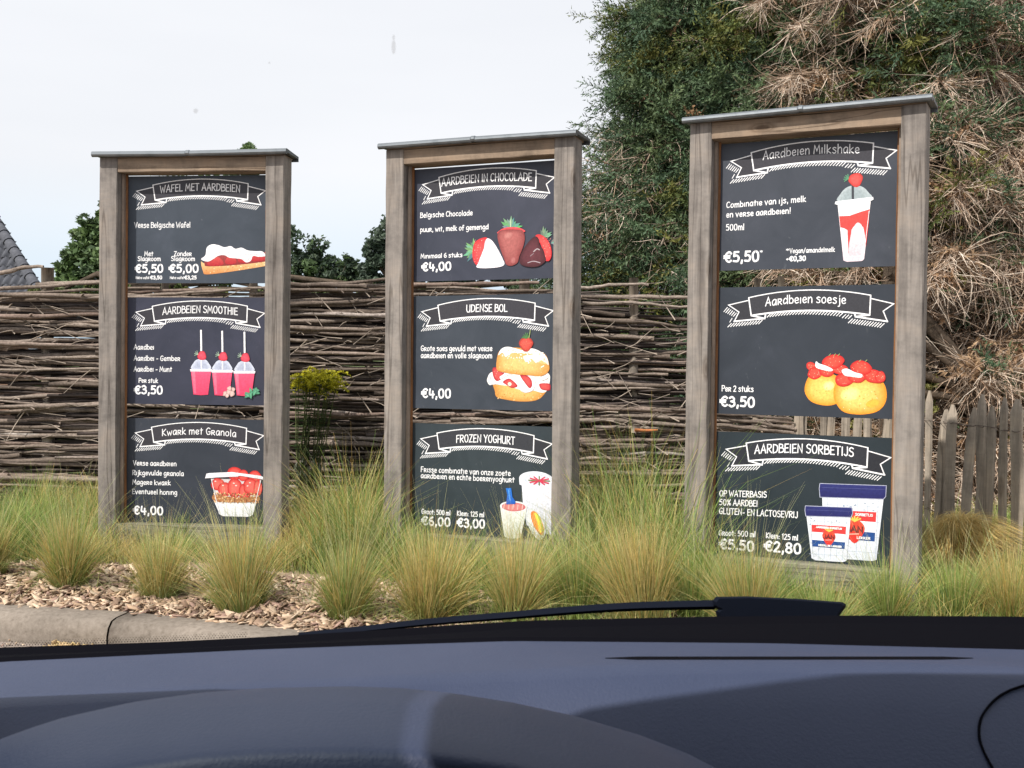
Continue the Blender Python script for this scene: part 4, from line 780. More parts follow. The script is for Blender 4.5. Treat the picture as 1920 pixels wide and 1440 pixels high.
def dense_top(x):       # height of the closed weave above z = 0
    return float(np.interp(x, [-6, -3.9, -3.1, -2.4, -1.6, -0.8, 0.25, 0.6, 1.2, 1.45, 1.75, 2.15], [1.66, 1.68, 1.69, 1.72, 1.76, 1.8, 1.80, 1.77, 1.72, 1.45, 0.95, 0.78]))
nb = 0; X0, X1 = -5.6, 2.12
z = 0.02; row = 0
while z < 1.84:
    x = X0 + rnd.uniform(-0.8, 0.0)
    while x < X1 and nb < 296:
        m = rnd.choice(sticks); L = max(v.co.x for v in m.vertices) * 2
        xc = x + L / 2
        if xc + L / 2 > X1 + 0.1: xc = X1 + rnd.uniform(-0.05, 0.1) - L / 2
        if z < min(dense_top(xc - L * 0.4), dense_top(xc + L * 0.4)) + 0.02:
            lay = rnd.choice((-1, 1)); fl = rnd.random() < 0.5
            o = link('branch', m, wattle, (xc, fence_y(xc) - fy0 + lay * 0.020 + rnd.uniform(-0.02, 0.012), z + 0.05 + rnd.uniform(-0.012, 0.012)), (rnd.uniform(-0.5, 0.5), rnd.gauss(0, 0.016) + (PI if fl else 0), 0))
            nb += 1
        x += L * rnd.uniform(0.72, 0.95)
    z += rnd.uniform(0.024, 0.034); row += 1
print('fence branches', nb)
mb = MB(); r = random.Random(5)      # thinner filling behind, past counting
for i in range(1500):
    L = r.uniform(0.8, 2.0); xc = r.uniform(X0 + L / 2, X1 - L / 2); zt = min(dense_top(xc - L / 2), dense_top(xc + L / 2)); zz = r.uniform(0.0, zt) + 0.03
    pts = []; rad = []; s0 = r.gauss(0, 0.02); ph = r.uniform(0, 6); wz = 0
    yb = fence_y(xc) - fy0 + r.uniform(0.015, 0.15)
    for k in range(8):
        t = k / 7; wz += r.gauss(0, 0.005); pts.append((xc + (t - 0.5) * L, yb + 0.015 * math.sin(t * L * 4 + ph), zz + wz + s0 * (t - 0.5) * L)); rad.append((0.013 - 0.007 * t) * r.uniform(0.85, 1.15))
    c = r.uniform(0.5, 1.1); mb.tube(pts, rad, 4, (0.11 * c, 0.088 * c, 0.08 * c))  # filling coloured dark to stand for the shade in gaps between branches
for i in range(620):      # twiggy ends poking out
    xc = r.uniform(X0, X1 - 0.1); zz = r.uniform(0.1, 1) ** 0.8 * dense_top(xc); L = r.uniform(0.05, 0.3); a = r.choice((0, PI)) + r.gauss(0, 0.5)
    p = Vector((xc, fence_y(xc) - fy0 - 0.045, zz)); d = Vector((math.cos(a), -0.15, math.sin(a))); c = r.uniform(0.7, 1.3)
    mb.tube([p, p + d * L * 0.5 + Vector((0, 0, r.gauss(0, 0.01))), p + d * L], [0.005, 0.004, 0.002], 3, (0.36 * c, 0.30 * c, 0.25 * c))
link('brushwood', mb.mesh('brushwood', M_TWIG, True), wattle, kind='stuff')
# the loose top rails and the stakes they hang on
def loose(px0, py0, px1, py1, r0, bend=0.0, seed=0, dy=-0.03):
    a = at(px0, py0, 8.5); b = at(px1, py1, 8.5); a.y = fence_y(a.x) + dy; b.y = fence_y(b.x) + dy; rr = random.Random(seed); pts = []; rad = []; w = 0
    for k in range(15):
        t = k / 14; w += rr.gauss(0, 0.004); p = a.lerp(b, t); p.z += bend * 4 * t * (1 - t) + w; pts.append(p - Vector((0, fy0, -0.05))); rad.append(r0 * (1 - 0.35 * t) * rr.uniform(0.92, 1.12))
    m = MB(); m.tube(pts, rad, 6); link('branch', m.mesh('branch', M_BARK), wattle)
loose(-60, 530, 78, 506, 0.021, 0.03, 1, -0.06); loose(-40, 546, 250, 527, 0.017, 0.015, 2); loose(60, 533, 460, 516, 0.019, -0.005, 3, -0.02); loose(-30, 556, 300, 541, 0.014, 0.01, 4, -0.05); loose(150, 560, 420, 562, 0.013, 0.0, 21, -0.07)
loose(200, 545, 470, 540, 0.017, 0.01, 5); loose(240, 556, 560, 536, 0.014, 0.0, 6, -0.06); loose(480, 552, 740, 520, 0.018, 0.012, 7); loose(500, 534, 690, 545, 0.021, 0.0, 8, -0.06); loose(620, 548, 800, 538, 0.015, 0.004, 22)
loose(730, 538, 1010, 528, 0.020, 0.004, 9, -0.05); loose(740, 553, 1060, 547, 0.015, 0.01, 10, -0.02); loose(770, 562, 1090, 556, 0.017, 0.004, 23, -0.05); loose(1040, 541, 1211, 536, 0.017, 0.006, 11, -0.07); loose(1060, 556, 1300, 566, 0.022, 0.012, 12); loose(1090, 569, 1340, 580, 0.015, 0.01, 24, -0.06)
loose(1330, 778, 1478, 803, 0.017, 0.0, 25, -0.10); loose(1320, 792, 1476, 812, 0.015, 0.004, 26, -0.12); loose(1300, 770, 1470, 786, 0.016, 0.0, 27, -0.12)
for px, pt, w in ((72, 499, 0.050), (300, 522, 0.03), (470, 520, 0.035), (690, 527, 0.03), (983, 520, 0.042), (1188, 521, 0.036), (1418, 523, 0.026), (1462, 519, 0.027)):
    p = at(px, pt, 8.5); y = fence_y(p.x) + 0.075; zt = 1.25 + (p.z - 1.25); m = MB(); rr = random.Random(px)
    pts = [(p.x + rr.gauss(0, 0.004), y, zz) for zz in np.linspace(-0.25, zt, 7)]
    m.tube([Vector(q) - Vector((0, fy0, -0.05)) for q in pts], [w * rr.uniform(0.92, 1.05) for _ in pts], 8); link('stake', m.mesh('stake', M_PICK), wattle)
# broken orange branch stump sticking out of the weave
m = MB(); a = at(1190, 806, 8.2) - Vector((0, fy0, -0.05)); m.tube([a, a + Vector((0.07, 0, -0.005)), a + Vector((0.17, 0.01, 0.0))], [0.014, 0.013, 0.006], 6)
MO = rough_mat('peeled_orange_wood', [(0.3, (0.42, 0.13, 0.05)), (0.7, (0.6, 0.25, 0.1))], 30); link('peeled_branch', m.mesh('peeled_branch', MO), wattle)
m = MB(); a = at(1192, 806, 8.25) - Vector((0, fy0, -0.05)); m.tube([a + Vector((0, 0, -0.02)), a + Vector((0, 0.0, 0.04))], [0.034, 0.03], 8); link('cut_stub', m.mesh('cut_stub', M_PICK), wattle)

# ------------------------------------------------------------------ chestnut paling fence
pal = thing('paling_fence', 'grey split chestnut paling fence with rusty wire at the right', 'fence', (2.2, 8.0, 0))
def pale_mesh(seed):
    r = random.Random(seed); h = 1.16 + r.uniform(-0.07, 0.06); w = r.uniform(0.022, 0.037); t = r.uniform(0.010, 0.016); mb = MB(); n = 7; vs = []
    bx = by = 0; rings = []
    for i in range(n + 1):
        z = -0.12 + (h - 0.02) * i / n; bx += r.gauss(0, 0.004); k = r.uniform(0.9, 1.1)
        rings.append([(bx - w * k, -t * 0.3, z), (bx - w * 0.35 * k, -t * 1.1, z), (bx + w * 0.5 * k, -t * 0.9, z), (bx + w * k, -t * 0.1, z), (bx + w * 0.8 * k, t, z), (bx - w * 0.8 * k, t, z)])
    top = [(bx - w * 0.30, -t * 0.2, h - 0.085), (bx - w * 0.2, -t * 0.8, h - 0.08), (bx + w * 0.3, -t * 0.7, h - 0.08), (bx + w * 0.45, 0, h - 0.09), (bx + w * 0.3, t * 0.7, h - 0.085), (bx - w * 0.3, t * 0.7, h - 0.085)]
    rings[-1] = [(x, y, h - 0.15 + r.uniform(-0.01, 0.01)) for x, y, z in rings[-1]]
    rings.append([(x, y, z + 0.0) for x, y, z in top]); vs = [p for q in rings for p in q]
    fs = [(i * 6 + j, i * 6 + (j + 1) % 6, (i + 1) * 6 + (j + 1) % 6, (i + 1) * 6 + j) for i in range(len(rings) - 1) for j in range(6)] + [tuple(range(len(vs) - 6, len(vs))), tuple(reversed(range(6)))]
    mb.add(vs, fs); return mb.mesh('pale', M_PICK)
pales = [pale_mesh(40 + i) for i in range(9)]
pp = []
def pal_at(px, Y, zt, tilt, k): pp.append((px, Y, zt, tilt, k))
gap = [(1490, 8.30), (1513, 8.28), (1536, 8.25), (1558, 8.2), (1584, 8.1), (1604, 8.05), (1622, 8.0), (1652, 7.9), (1672, 7.8), (1694, 7.7), (1716, 7.6), (1738, 7.4)]
for i, (px, Y) in enumerate(gap): pal_at(px, Y, 1.12, rnd.gauss(0, 0.03), i)
for i, (px, Y, top, tl) in enumerate(((1763, 7.15, 722, -0.03), (1780, 7.0, 727, -0.02), (1806, 6.85, 726, -0.055), (1836, 6.7, 726, -0.03), (1852, 6.6, 726, -0.02), (1877, 6.4, 717, 0.0), (1909, 6.25, 716, 0.01), (1944, 6.05, 715, 0.01), (1975, 5.9, 712, 0.0), (2010, 5.8, 705, 0.02), (2050, 5.7, 705, -0.02))):
    pal_at(px, Y, 1.25 - (top - 668 - 0.008 * (px - 960)) * Y / F, tl, i + 3)
wire_pts = []
for px, Y, zt, tl, k in pp:
    p = at(px, 720, Y); wire_pts.append((p.x, Y))
    o = link('pale', pales[k % 9], pal, (p.x - 2.2, Y - 8.0, zt - 1.16), (rnd.gauss(0, 0.02), -tl, -0.5 + rnd.gauss(0, 0.15)))
for zz in (0.28, 0.86):
    for s in (-1, 1):
        m = MB(); pts = []
        for i in range(len(wire_pts) - 1):
            for j in range(6):
                t = j / 6; x = wire_pts[i][0] * (1 - t) + wire_pts[i + 1][0] * t; y = wire_pts[i][1] * (1 - t) + wire_pts[i + 1][1] * t
                a = 2 * PI * t; off = 0.022 * math.cos(a * 0.5) * s * (1 if i % 2 else -1); pts.append((x - 2.2 - 0.45 * off, y - 8.0 - abs(off) * 0.2 + off, zz + 0.006 * math.sin(i * 2.1 + s)))
        m.tube(pts, 0.0022, 3); link('wire', m.mesh('wire', M_WIRE), pal)

# ------------------------------------------------------------------ grasses
def blades(n, base, direc, hgt, curve, width, colb, colt, R, K=5, tipdrop=0.35):
    """curved ribbons; base (n,3); direc (n,2) lean; returns verts, faces, colours"""
    t = np.linspace(0, 1, K)[None, :]
    lean = direc[:, None, :] * (t[..., None] ** 1.6) * (hgt * curve)[:, None, None]
    up = hgt[:, None] * (t - tipdrop * curve[:, None] * t ** 2.5)
    P = np.zeros((n, K, 3)); P[..., :2] = base[:, None, :2] + lean; P[..., 2] = base[:, None, 2] + up
    a = R.uniform(0, PI, n); side = np.stack([np.cos(a), np.sin(a) * 0.7, np.zeros(n)], 1)
    w = width[:, None] * (1 - 0.85 * t ** 1.5)
    A = P - side[:, None] * w[..., None]; B = P + side[:, None] * w[..., None]
    V = np.stack([A, B], 2).reshape(-1, 3)
    j = np.arange(K - 1); f = np.stack([2 * j, 2 * j + 1, 2 * j + 3, 2 * j + 2], 1)
    Fc = (f[None] + (np.arange(n) * 2 * K)[:, None, None]).reshape(-1, 4)
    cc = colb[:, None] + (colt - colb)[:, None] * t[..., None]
    return V, Fc, np.repeat(cc.reshape(-1, 3), 2, 0)
GRN = np.array([(0.19, 0.30, 0.06), (0.28, 0.38, 0.085), (0.13, 0.22, 0.05), (0.38, 0.44, 0.14), (0.20, 0.28, 0.11)])
TAN = np.array([(0.74, 0.55, 0.21), (0.68, 0.45, 0.14), (0.80, 0.64, 0.31), (0.56, 0.42, 0.17), (0.62, 0.57, 0.25)])
PAL = np.array([(0.58, 0.58, 0.30), (0.5, 0.53, 0.25), (0.66, 0.60, 0.36)])
def tuft(seed, n=1500, h=0.42, rad=0.075, spread=0.5, tan=0.5, wisps=150, wh=0.66):
    R = np.random.default_rng(seed); parts = []
    a = R.uniform(0, 2 * PI, n); rr = rad * np.sqrt(R.uniform(0, 1, n)); base = np.stack([rr * np.cos(a), rr * np.sin(a), np.full(n, -0.03)], 1)
    d = np.stack([np.cos(a), np.sin(a)], 1) * (rr / rad)[:, None] + R.normal(0, 0.25, (n, 2))
    hh = h * R.uniform(0.35, 1.15, n) * np.where(R.uniform(0, 1, n) < 0.06, 1.35, 1.0); cu = spread * R.uniform(0.2, 1.35, n) ** 1.3 * np.where(R.uniform(0, 1, n) < 0.10, 1.9, 1.0)
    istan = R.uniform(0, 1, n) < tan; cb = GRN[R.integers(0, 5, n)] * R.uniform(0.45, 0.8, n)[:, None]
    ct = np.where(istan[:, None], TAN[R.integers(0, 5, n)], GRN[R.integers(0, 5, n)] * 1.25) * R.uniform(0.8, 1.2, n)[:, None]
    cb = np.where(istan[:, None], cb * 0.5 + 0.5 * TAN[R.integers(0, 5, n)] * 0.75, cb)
    parts.append(blades(n, base, d, hh, cu, R.uniform(0.0012, 0.0026, n), cb, ct, R))
    n = wisps; a = R.uniform(0, 2 * PI, n); rr = rad * R.uniform(0, 1, n); base = np.stack([rr * np.cos(a), rr * np.sin(a), np.full(n, -0.02)], 1)
    d = np.stack([np.cos(a), np.sin(a)], 1) + R.normal(0, 0.3, (n, 2)) if False else np.stack([np.cos(a), np.sin(a)], 1) + R.normal(0, 0.3, (n, 2)); hh = wh * R.uniform(0.6, 1.15, n); cu = R.uniform(0.12, 0.6, n)
    cb = GRN[R.integers(0, 5, n)]; ct = PAL[R.integers(0, 3, n)] * R.uniform(0.8, 1.2, n)[:, None]
    parts.append(blades(n, base, d, hh, cu, R.uniform(0.0009, 0.0016, n), cb, ct, R, 6))
    # low arching outer blades
    n = 160; a = R.uniform(0, 2 * PI, n); base = np.stack([rad * np.cos(a), rad * np.sin(a), np.full(n, -0.02)], 1); d = np.stack([np.cos(a), np.sin(a)], 1)
    cb = GRN[R.integers(0, 5, n)] * 0.8; ct = (GRN[R.integers(0, 5, n)] * 0.5 + PAL[R.integers(0, 3, n)] * 0.5)
    parts.append(blades(n, base, d, R.uniform(0.2, 0.38, n), R.uniform(0.6, 1.1, n), R.uniform(0.0010, 0.0018, n), cb, ct, R, 6, 0.75))
    V = []; Fc = []; cc = []; o = 0
    for v, f, c in parts: V.append(v); Fc.append(f + o); cc.append(c); o += len(v)
    return npmesh('grass_tuft', np.vstack(V), np.vstack(Fc), np.vstack(cc), M_BLADE)
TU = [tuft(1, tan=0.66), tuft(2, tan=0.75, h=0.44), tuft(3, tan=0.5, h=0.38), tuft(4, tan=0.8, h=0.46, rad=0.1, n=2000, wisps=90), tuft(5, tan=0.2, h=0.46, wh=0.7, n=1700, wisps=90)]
tl = [  # px, py of the foot, mesh, scale, label
 (-20, 1090, 0, 0.95, 'grass tuft cut by the left edge of the view'),
 (128, 1108, 0, 0.95, 'tuft of orange green feather grass left of the waffle stand'),
 (300, 1120, 1, 0.95, 'tan topped feather grass under the left half of the granola board'),
 (455, 1150, 1, 1.05, 'tan topped feather grass below the granola cup picture'),
 (648, 1165, 2, 0.95, 'rounded green grass tuft among chips between the first two stands'),
 (805, 1168, 3, 1.03, 'large straw coloured grass tuft before the frozen yoghurt prices'),
 (965, 1180, 1, 0.95, 'straw coloured tuft before the yoghurt tubs'),
 (1085, 1175, 4, 0.9, 'green grass tuft at the right post of the middle stand'),
 (1205, 1188, 3, 1.0, 'golden feather grass between the middle and right stands'),
 (1300, 1175, 4, 0.75, 'short green tuft at the foot of the right stand left post'),
 (1405, 1205, 0, 0.98, 'yellow green tuft before the prices of the sorbet board'),
 (1540, 1210, 4, 0.72, 'low green tuft before the sorbet tubs'),
 (1665, 1200, 4, 0.8, 'green tuft at the foot of the far right post'),
 (1790, 1190, 4, 0.85, 'long green grass tuft in front of the straw mound'),
 (1895, 1195, 3, 0.9, 'pale tuft near the wire paling at the right edge')]
for px, py, k, sc, lab in tl:
    dz = (py - 670 - 0.008 * (px - 960)) / F; Y = CAMZ / dz; p = at(px, py, Y)
    zb = float(bed_h(np.array(p.x), np.array(p.y)))
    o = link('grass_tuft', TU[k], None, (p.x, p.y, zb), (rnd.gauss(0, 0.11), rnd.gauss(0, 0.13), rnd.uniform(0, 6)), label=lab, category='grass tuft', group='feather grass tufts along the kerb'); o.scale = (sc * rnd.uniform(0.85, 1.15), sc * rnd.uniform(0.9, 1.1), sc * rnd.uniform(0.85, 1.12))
# the continuous long grass between the tufts and the fence
def mass(name, n, xr, yfun, hfun, seed, label, tan=0.3, wmul=1.0, keep=None):
    R = np.random.default_rng(seed); x = R.uniform(*xr, n); cl = R.uniform(*xr, 400)
    x = np.where(R.uniform(0, 1, n) < 0.6, cl[R.integers(0, 400, n)] + R.normal(0, 0.045, n), x)
    y = yfun(x, R.uniform(0, 1, n)); hh = hfun(x, y) * R.uniform(0.45, 1.1, n)
    if keep is not None: kk = keep(x, y, R); x, y, hh = x[kk], y[kk], hh[kk]; n = len(x)
    base = np.stack([x, y, bed_h(x, y) - 0.02], 1); d = R.normal(0, 1, (n, 2)); d /= np.linalg.norm(d, axis=1)[:, None] + 1e-6
    pt = np.clip(tan + 0.45 * np.sin(x * 5.3 + 1.7) * np.sin(y * 2.1) + 0.25 * np.sin(x * 13.1), 0.04, 0.9); istan = (R.uniform(0, 1, n) < pt)[:, None]
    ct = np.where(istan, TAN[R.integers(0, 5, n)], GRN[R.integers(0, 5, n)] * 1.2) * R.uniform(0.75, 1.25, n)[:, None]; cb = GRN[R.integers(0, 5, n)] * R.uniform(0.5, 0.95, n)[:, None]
    V, Fc, cc = blades(n, base, d, hh, R.uniform(0.1, 0.75, n), R.uniform(0.0014, 0.0032, n) * wmul, cb, ct, R, 4, 0.4)
    o = link(name, npmesh(name, V, Fc, cc, M_BLADE), kind='stuff', label=label, category='grass'); return o
def yback(x, u):
    lo = np.interp(x, [-4, -2.2, -1.5, -0.9, -0.4, 0.3, 0.8, 1.5, 2.6, 4], [6.6, 6.55, 6.45, 6.15, 5.8, 5.45, 5.3, 5.0, 4.9, 4.8])
    return lo + (8.4 - lo) * u ** 1.25
def hback(x, y):
    h = np.interp(x, [-4.5, -3, -2.2, -1.4, -0.9, -0.5, 0.2, 0.4, 0.8, 1.02, 1.3, 1.7, 2.3, 3.5], [0.50, 0.46, 0.26, 0.36, 0.64, 0.38, 0.35, 0.68, 0.84, 0.38, 0.27, 0.26, 0.28, 0.32])
    return h * np.clip(1.2 - (y - 6.3) * 0.22, 0.45, 1.0) * np.where((y < 6.9) & (x > -2.7) & (x < -1.3), 0.6, 1.0) * (1 + 0.35 * np.sin(x * 9.1 + y * 4.0) * np.sin(x * 3.7 + 2))
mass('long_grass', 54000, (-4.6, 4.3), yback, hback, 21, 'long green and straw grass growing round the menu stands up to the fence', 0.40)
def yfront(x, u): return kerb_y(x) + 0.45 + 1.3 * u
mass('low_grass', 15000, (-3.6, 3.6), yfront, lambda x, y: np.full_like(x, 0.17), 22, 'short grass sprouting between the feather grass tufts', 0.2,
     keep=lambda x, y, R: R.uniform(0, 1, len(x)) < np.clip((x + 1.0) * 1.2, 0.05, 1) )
# bent straw mound before the palings
R = np.random.default_rng(9); n = 4200; p = at(1800, 1060, 6.2); a = R.uniform(0, 2 * PI, n); el = R.uniform(0, 1, n) ** 0.6
bx = p.x + 0.13 * np.cos(a) * el; by = p.y + 0.14 * np.sin(a) * el; base = np.stack([bx, by, 0.05 + 0.28 * np.sqrt(1 - el ** 2 * 0.98)], 1)
d = np.stack([np.cos(a) + 0.5, np.sin(a)], 1); V, Fc, cc = blades(n, base, d, R.uniform(0.08, 0.22, n), R.uniform(0.6, 1.3, n), R.uniform(0.0014, 0.0026, n), TAN[R.integers(0, 5, n)] * 0.9, TAN[R.integers(0, 5, n)] * R.uniform(0.8, 1.2, n)[:, None], R, 6, 0.9)
link('straw_mound', npmesh('straw_mound', V, Fc, cc, M_BLADE), None, label='rounded mound of bent golden straw grass against the palings', category='grass clump')

# goldenrod before the wattle
gr = thing('goldenrod', 'goldenrod plant with bright yellow flower heads before the wattle fence', 'plant', (0, 0, 0)); gp = at(578, 880, 8.15); gr.location = (gp.x, gp.y, 0)
top = at(590, 705, 8.15) - gr.location; r = random.Random(3); m = MB(); fl = MB(); lf = MB()
def leaf_blade(mb, p, d, L, w, c, droop=0.4):
    d = d.normalized(); s = d.cross(Vector((0, 0, 1))); s = s.normalized() if s.length > 0.01 else Vector((1, 0, 0)); q1 = p + d * L * 0.5 + Vector((0, 0, -droop * L * 0.15)); q2 = p + d * L + Vector((0, 0, -droop * L * 0.6))
    mb.add([p, q1 - s * w, q1 + s * w, q2, q1 + Vector((0, 0, -w * 0.4))], [(0, 1, 4), (0, 4, 2), (1, 3, 4), (4, 3, 2)], c)
for k in range(22):
    b = Vector((r.gauss(-0.02, 0.05), r.gauss(0, 0.05), -0.05)); t = Vector((top.x + r.uniform(-0.17, 0.17), r.uniform(-0.12, 0.12), top.z + r.uniform(-0.09, 0.04))); mid = b.lerp(t, 0.55) + Vector((r.gauss(0, 0.02), 0, 0))
    m.tube([b, b.lerp(mid, .5), mid, mid.lerp(t, .5), t], [0.005, 0.005, 0.004, 0.0035, 0.002], 4, (0.13, 0.15, 0.06))
    for j in range(40):
        u = r.uniform(0.12, 1.0) ** 0.8; q = b.lerp(mid, u / 0.55) if u < 0.55 else mid.lerp(t, (u - 0.55) / 0.45); a = r.uniform(0, 6.28); c = r.uniform(0.7, 1.3)
        dead = u < 0.5 and r.random() < 0.7
        leaf_blade(lf, q, Vector((math.cos(a), math.sin(a), -1.2 if dead else 0.3)), r.uniform(0.06, 0.11), 0.009, (0.22 * c, 0.23 * c, 0.16 * c) if dead else (0.07 * c, 0.13 * c, 0.045 * c))
    for j in range(7):       # arching flower sprays
        a = r.uniform(0, 6.28); L = r.uniform(0.05, 0.11); q0 = t + Vector((0, 0, r.uniform(-0.05, 0.02)))
        for s in range(9):
            u = s / 8; q = q0 + Vector((math.cos(a) * L * u, math.sin(a) * L * u, 0.05 * u - 0.075 * u * u))
            for w in range(4):
                e = Vector((r.gauss(0, 1), r.gauss(0, 1), r.gauss(0, 1) + 0.5)).normalized() * 0.014; e2 = Vector((r.gauss(0, 1), r.gauss(0, 1), r.gauss(0, 1))).normalized() * 0.007; c = r.uniform(0.75, 1.2)
                fl.add([q, q + e + e2, q + e - e2], [(0, 1, 2)], (0.62 * c, 0.58 * c, 0.035))
link('stem', m.mesh('stem', M_TWIG, True), gr); link('foliage', lf.mesh('foliage', M_LEAF, True), gr, kind='stuff'); link('flower_head', fl.mesh('flower_head', M_LEAF, True), gr, kind='stuff')

# ------------------------------------------------------------------ trees
def leafcloud(centres, radii, n, size, cols, R, flat=0.8, up=0.4):
    centres = np.array(centres); k = R.integers(0, len(centres), n); rr = np.array(radii)[k]
    d = R.normal(0, 1, (n, 3)); d /= np.linalg.norm(d, axis=1)[:, None]; P = centres[k] + d * (rr * R.uniform(0.2, 1, n) ** 0.45)[:, None] * np.array([1, 1, flat])
    nn = R.normal(0, 1, (n, 3)) + np.array([0, -0.2, up * 2]); nn /= np.linalg.norm(nn, axis=1)[:, None]
    u = np.cross(nn, R.normal(0, 1, (n, 3))); u /= np.linalg.norm(u, axis=1)[:, None]; v = np.cross(nn, u); s = size * R.uniform(0.6, 1.2, n)
    cs = ((-1, 0, 0), (0, -0.52, -0.12), (1, 0, -0.2), (0, 0.52, -0.12))
    V = np.stack([P + u * (s * a)[:, None] + v * (s * b)[:, None] + nn * (s * c)[:, None] for a, b, c in cs], 1).reshape(-1, 3)
    i = np.arange(n)[:, None] * 4; Fc = np.vstack([i + np.array([0, 1, 2]), i + np.array([0, 2, 3])])
    # dull and fresh leaves come in clumps
    ck = np.array(cols)[R.integers(0, len(cols), len(centres))][k]; cc = (ck * 0.6 + np.array(cols)[R.integers(0, len(cols), n)] * 0.4) * R.uniform(0.7, 1.3, n)[:, None]
    return V, Fc, np.repeat(cc, 4, 0)
LG = [(0.12, 0.19, 0.065), (0.09, 0.145, 0.06), (0.155, 0.23, 0.08), (0.10, 0.15, 0.08)]
LD = [(0.08, 0.12, 0.08), (0.11, 0.145, 0.105), (0.065, 0.095, 0.07)]
def broadleaf(label, px, Y, blobs, n, size, cols, seed, shoots=40, cat='tree'):
    """blobs: (px, py, radius in px) lumps of the crown as seen from the road side, given depth of their own"""
    R = np.random.default_rng(seed); r = random.Random(seed); foot = at(px, 1000, Y); root = thing('broadleaf_tree', label, cat, (foot.x, Y, -0.06), 0, 'garden trees behind the wattle fence')
    cen = []; rad = []
    for bx, by, br in blobs:
        rw = br * Y / F; c0 = at(bx, by, Y)
        for k in range(max(9, int(br / 2.2))):
            d = Vector((r.gauss(0, 1), r.gauss(0, 1), r.gauss(0, 1))).normalized() * rw * r.uniform(0.3, 0.95) ; cen.append(tuple(c0 + d - Vector((foot.x, Y, -0.06)))); rad.append(rw * r.uniform(0.14, 0.45))
    V, Fc, cc = leafcloud(cen, rad, n, size, cols, R)
    Vs, Fs, Cs = [V], [Fc], [cc]; o = len(V); tw = MB()
    for k in range(shoots):       # shoots standing out of the crown
        i = r.randrange(len(cen)); c = Vector(cen[i]); d = Vector((r.gauss(0, 0.6), r.gauss(0, 0.5), 1.0)).normalized(); L = rad[i] * r.uniform(1.2, 2.3)
        tw.tube([c, c + d * L * 0.6, c + d * L + Vector((r.gauss(0, .03), 0, 0))], [0.008, 0.006, 0.003], 3, (0.14, 0.12, 0.09))
        v, f, q = leafcloud([tuple(c + d * L * t) for t in np.linspace(0.35, 1.02, 7)], [0.05] * 7, 22, size, cols, R); Vs.append(v); Fs.append(f + o); Cs.append(q); o += len(v)
    link('crown', npmesh('crown', np.vstack(Vs), np.vstack(Fs), np.vstack(Cs), M_LEAF), root, kind='stuff')
    m = MB(); m.tube([(0, 0, -0.2), (0.05, 0, 0.8), (0, 0.05, 1.6), (0.05, 0, 2.4)], [0.13, 0.11, 0.09, 0.05], 8)
    for k in range(14):
        c = Vector(r.choice(cen)); s = Vector((0, 0, r.uniform(1.0, 2.0))); m.tube([s, s.lerp(c, 0.5) + Vector((0, 0, 0.12)), c], [0.05, 0.03, 0.012], 5)
    link('trunk', m.mesh('trunk', M_TRUNK), root); link('twig', tw.mesh('twig', M_TWIG, True), root, kind='stuff')
broadleaf('leafy apple tree left of the waffle stand, its top showing above the zinc cap', 330, 13.0, [(150, 478, 42), (125, 520, 30), (185, 430, 42), (250, 405, 66), (330, 395, 74), (430, 400, 80), (462, 320, 36), (468, 282, 13), (400, 470, 80), (250, 480, 80), (505, 450, 50), (160, 530, 55), (110, 545, 22)], 24000, 0.042, LG, 1, 130)
broadleaf('grey green bushy tree right of the waffle stand', 590, 15.5, [(560, 470, 40), (585, 500, 42), (620, 500, 32), (548, 520, 40), (615, 530, 40), (645, 508, 22), (665, 525, 26), (690, 520, 20), (660, 500, 16)], 9000, 0.040, LD + LG[:1], 2, 110)
broadleaf('dark tree showing left of the middle stand', 780, 13.8, [(700, 490, 30), (715, 450, 24), (720, 480, 30), (755, 450, 55), (800, 470, 70), (705, 520, 30), (860, 500, 60), (745, 410, 20), (950, 510, 40)], 11000, 0.042, LD, 3, 90)
broadleaf('low yellow green hedge seen through the loose top rails', 250, 10.5, [(-20, 552, 25), (60, 556, 24), (110, 552, 25), (160, 552, 25), (240, 556, 28), (330, 552, 28), (410, 556, 28), (500, 556, 28), (600, 556, 24), (680, 552, 24), (800, 556, 24), (900, 556, 24), (1000, 556, 24)], 7000, 0.028, [(0.10, 0.13, 0.04), (0.14, 0.16, 0.05), (0.07, 0.10, 0.03)], 4, 0, 'hedge')
broadleaf('yellow leaved shrub standing behind the palings', 1660, 8.9, [(1612, 800, 22), (1640, 830, 30), (1742, 720, 22), (1745, 760, 18), (1690, 790, 30), (1900, 830, 22), (1905, 880, 25)], 2600, 0.02, [(0.20, 0.20, 0.05), (0.13, 0.15, 0.04), (0.25, 0.24, 0.08)], 5, 10, 'shrub')

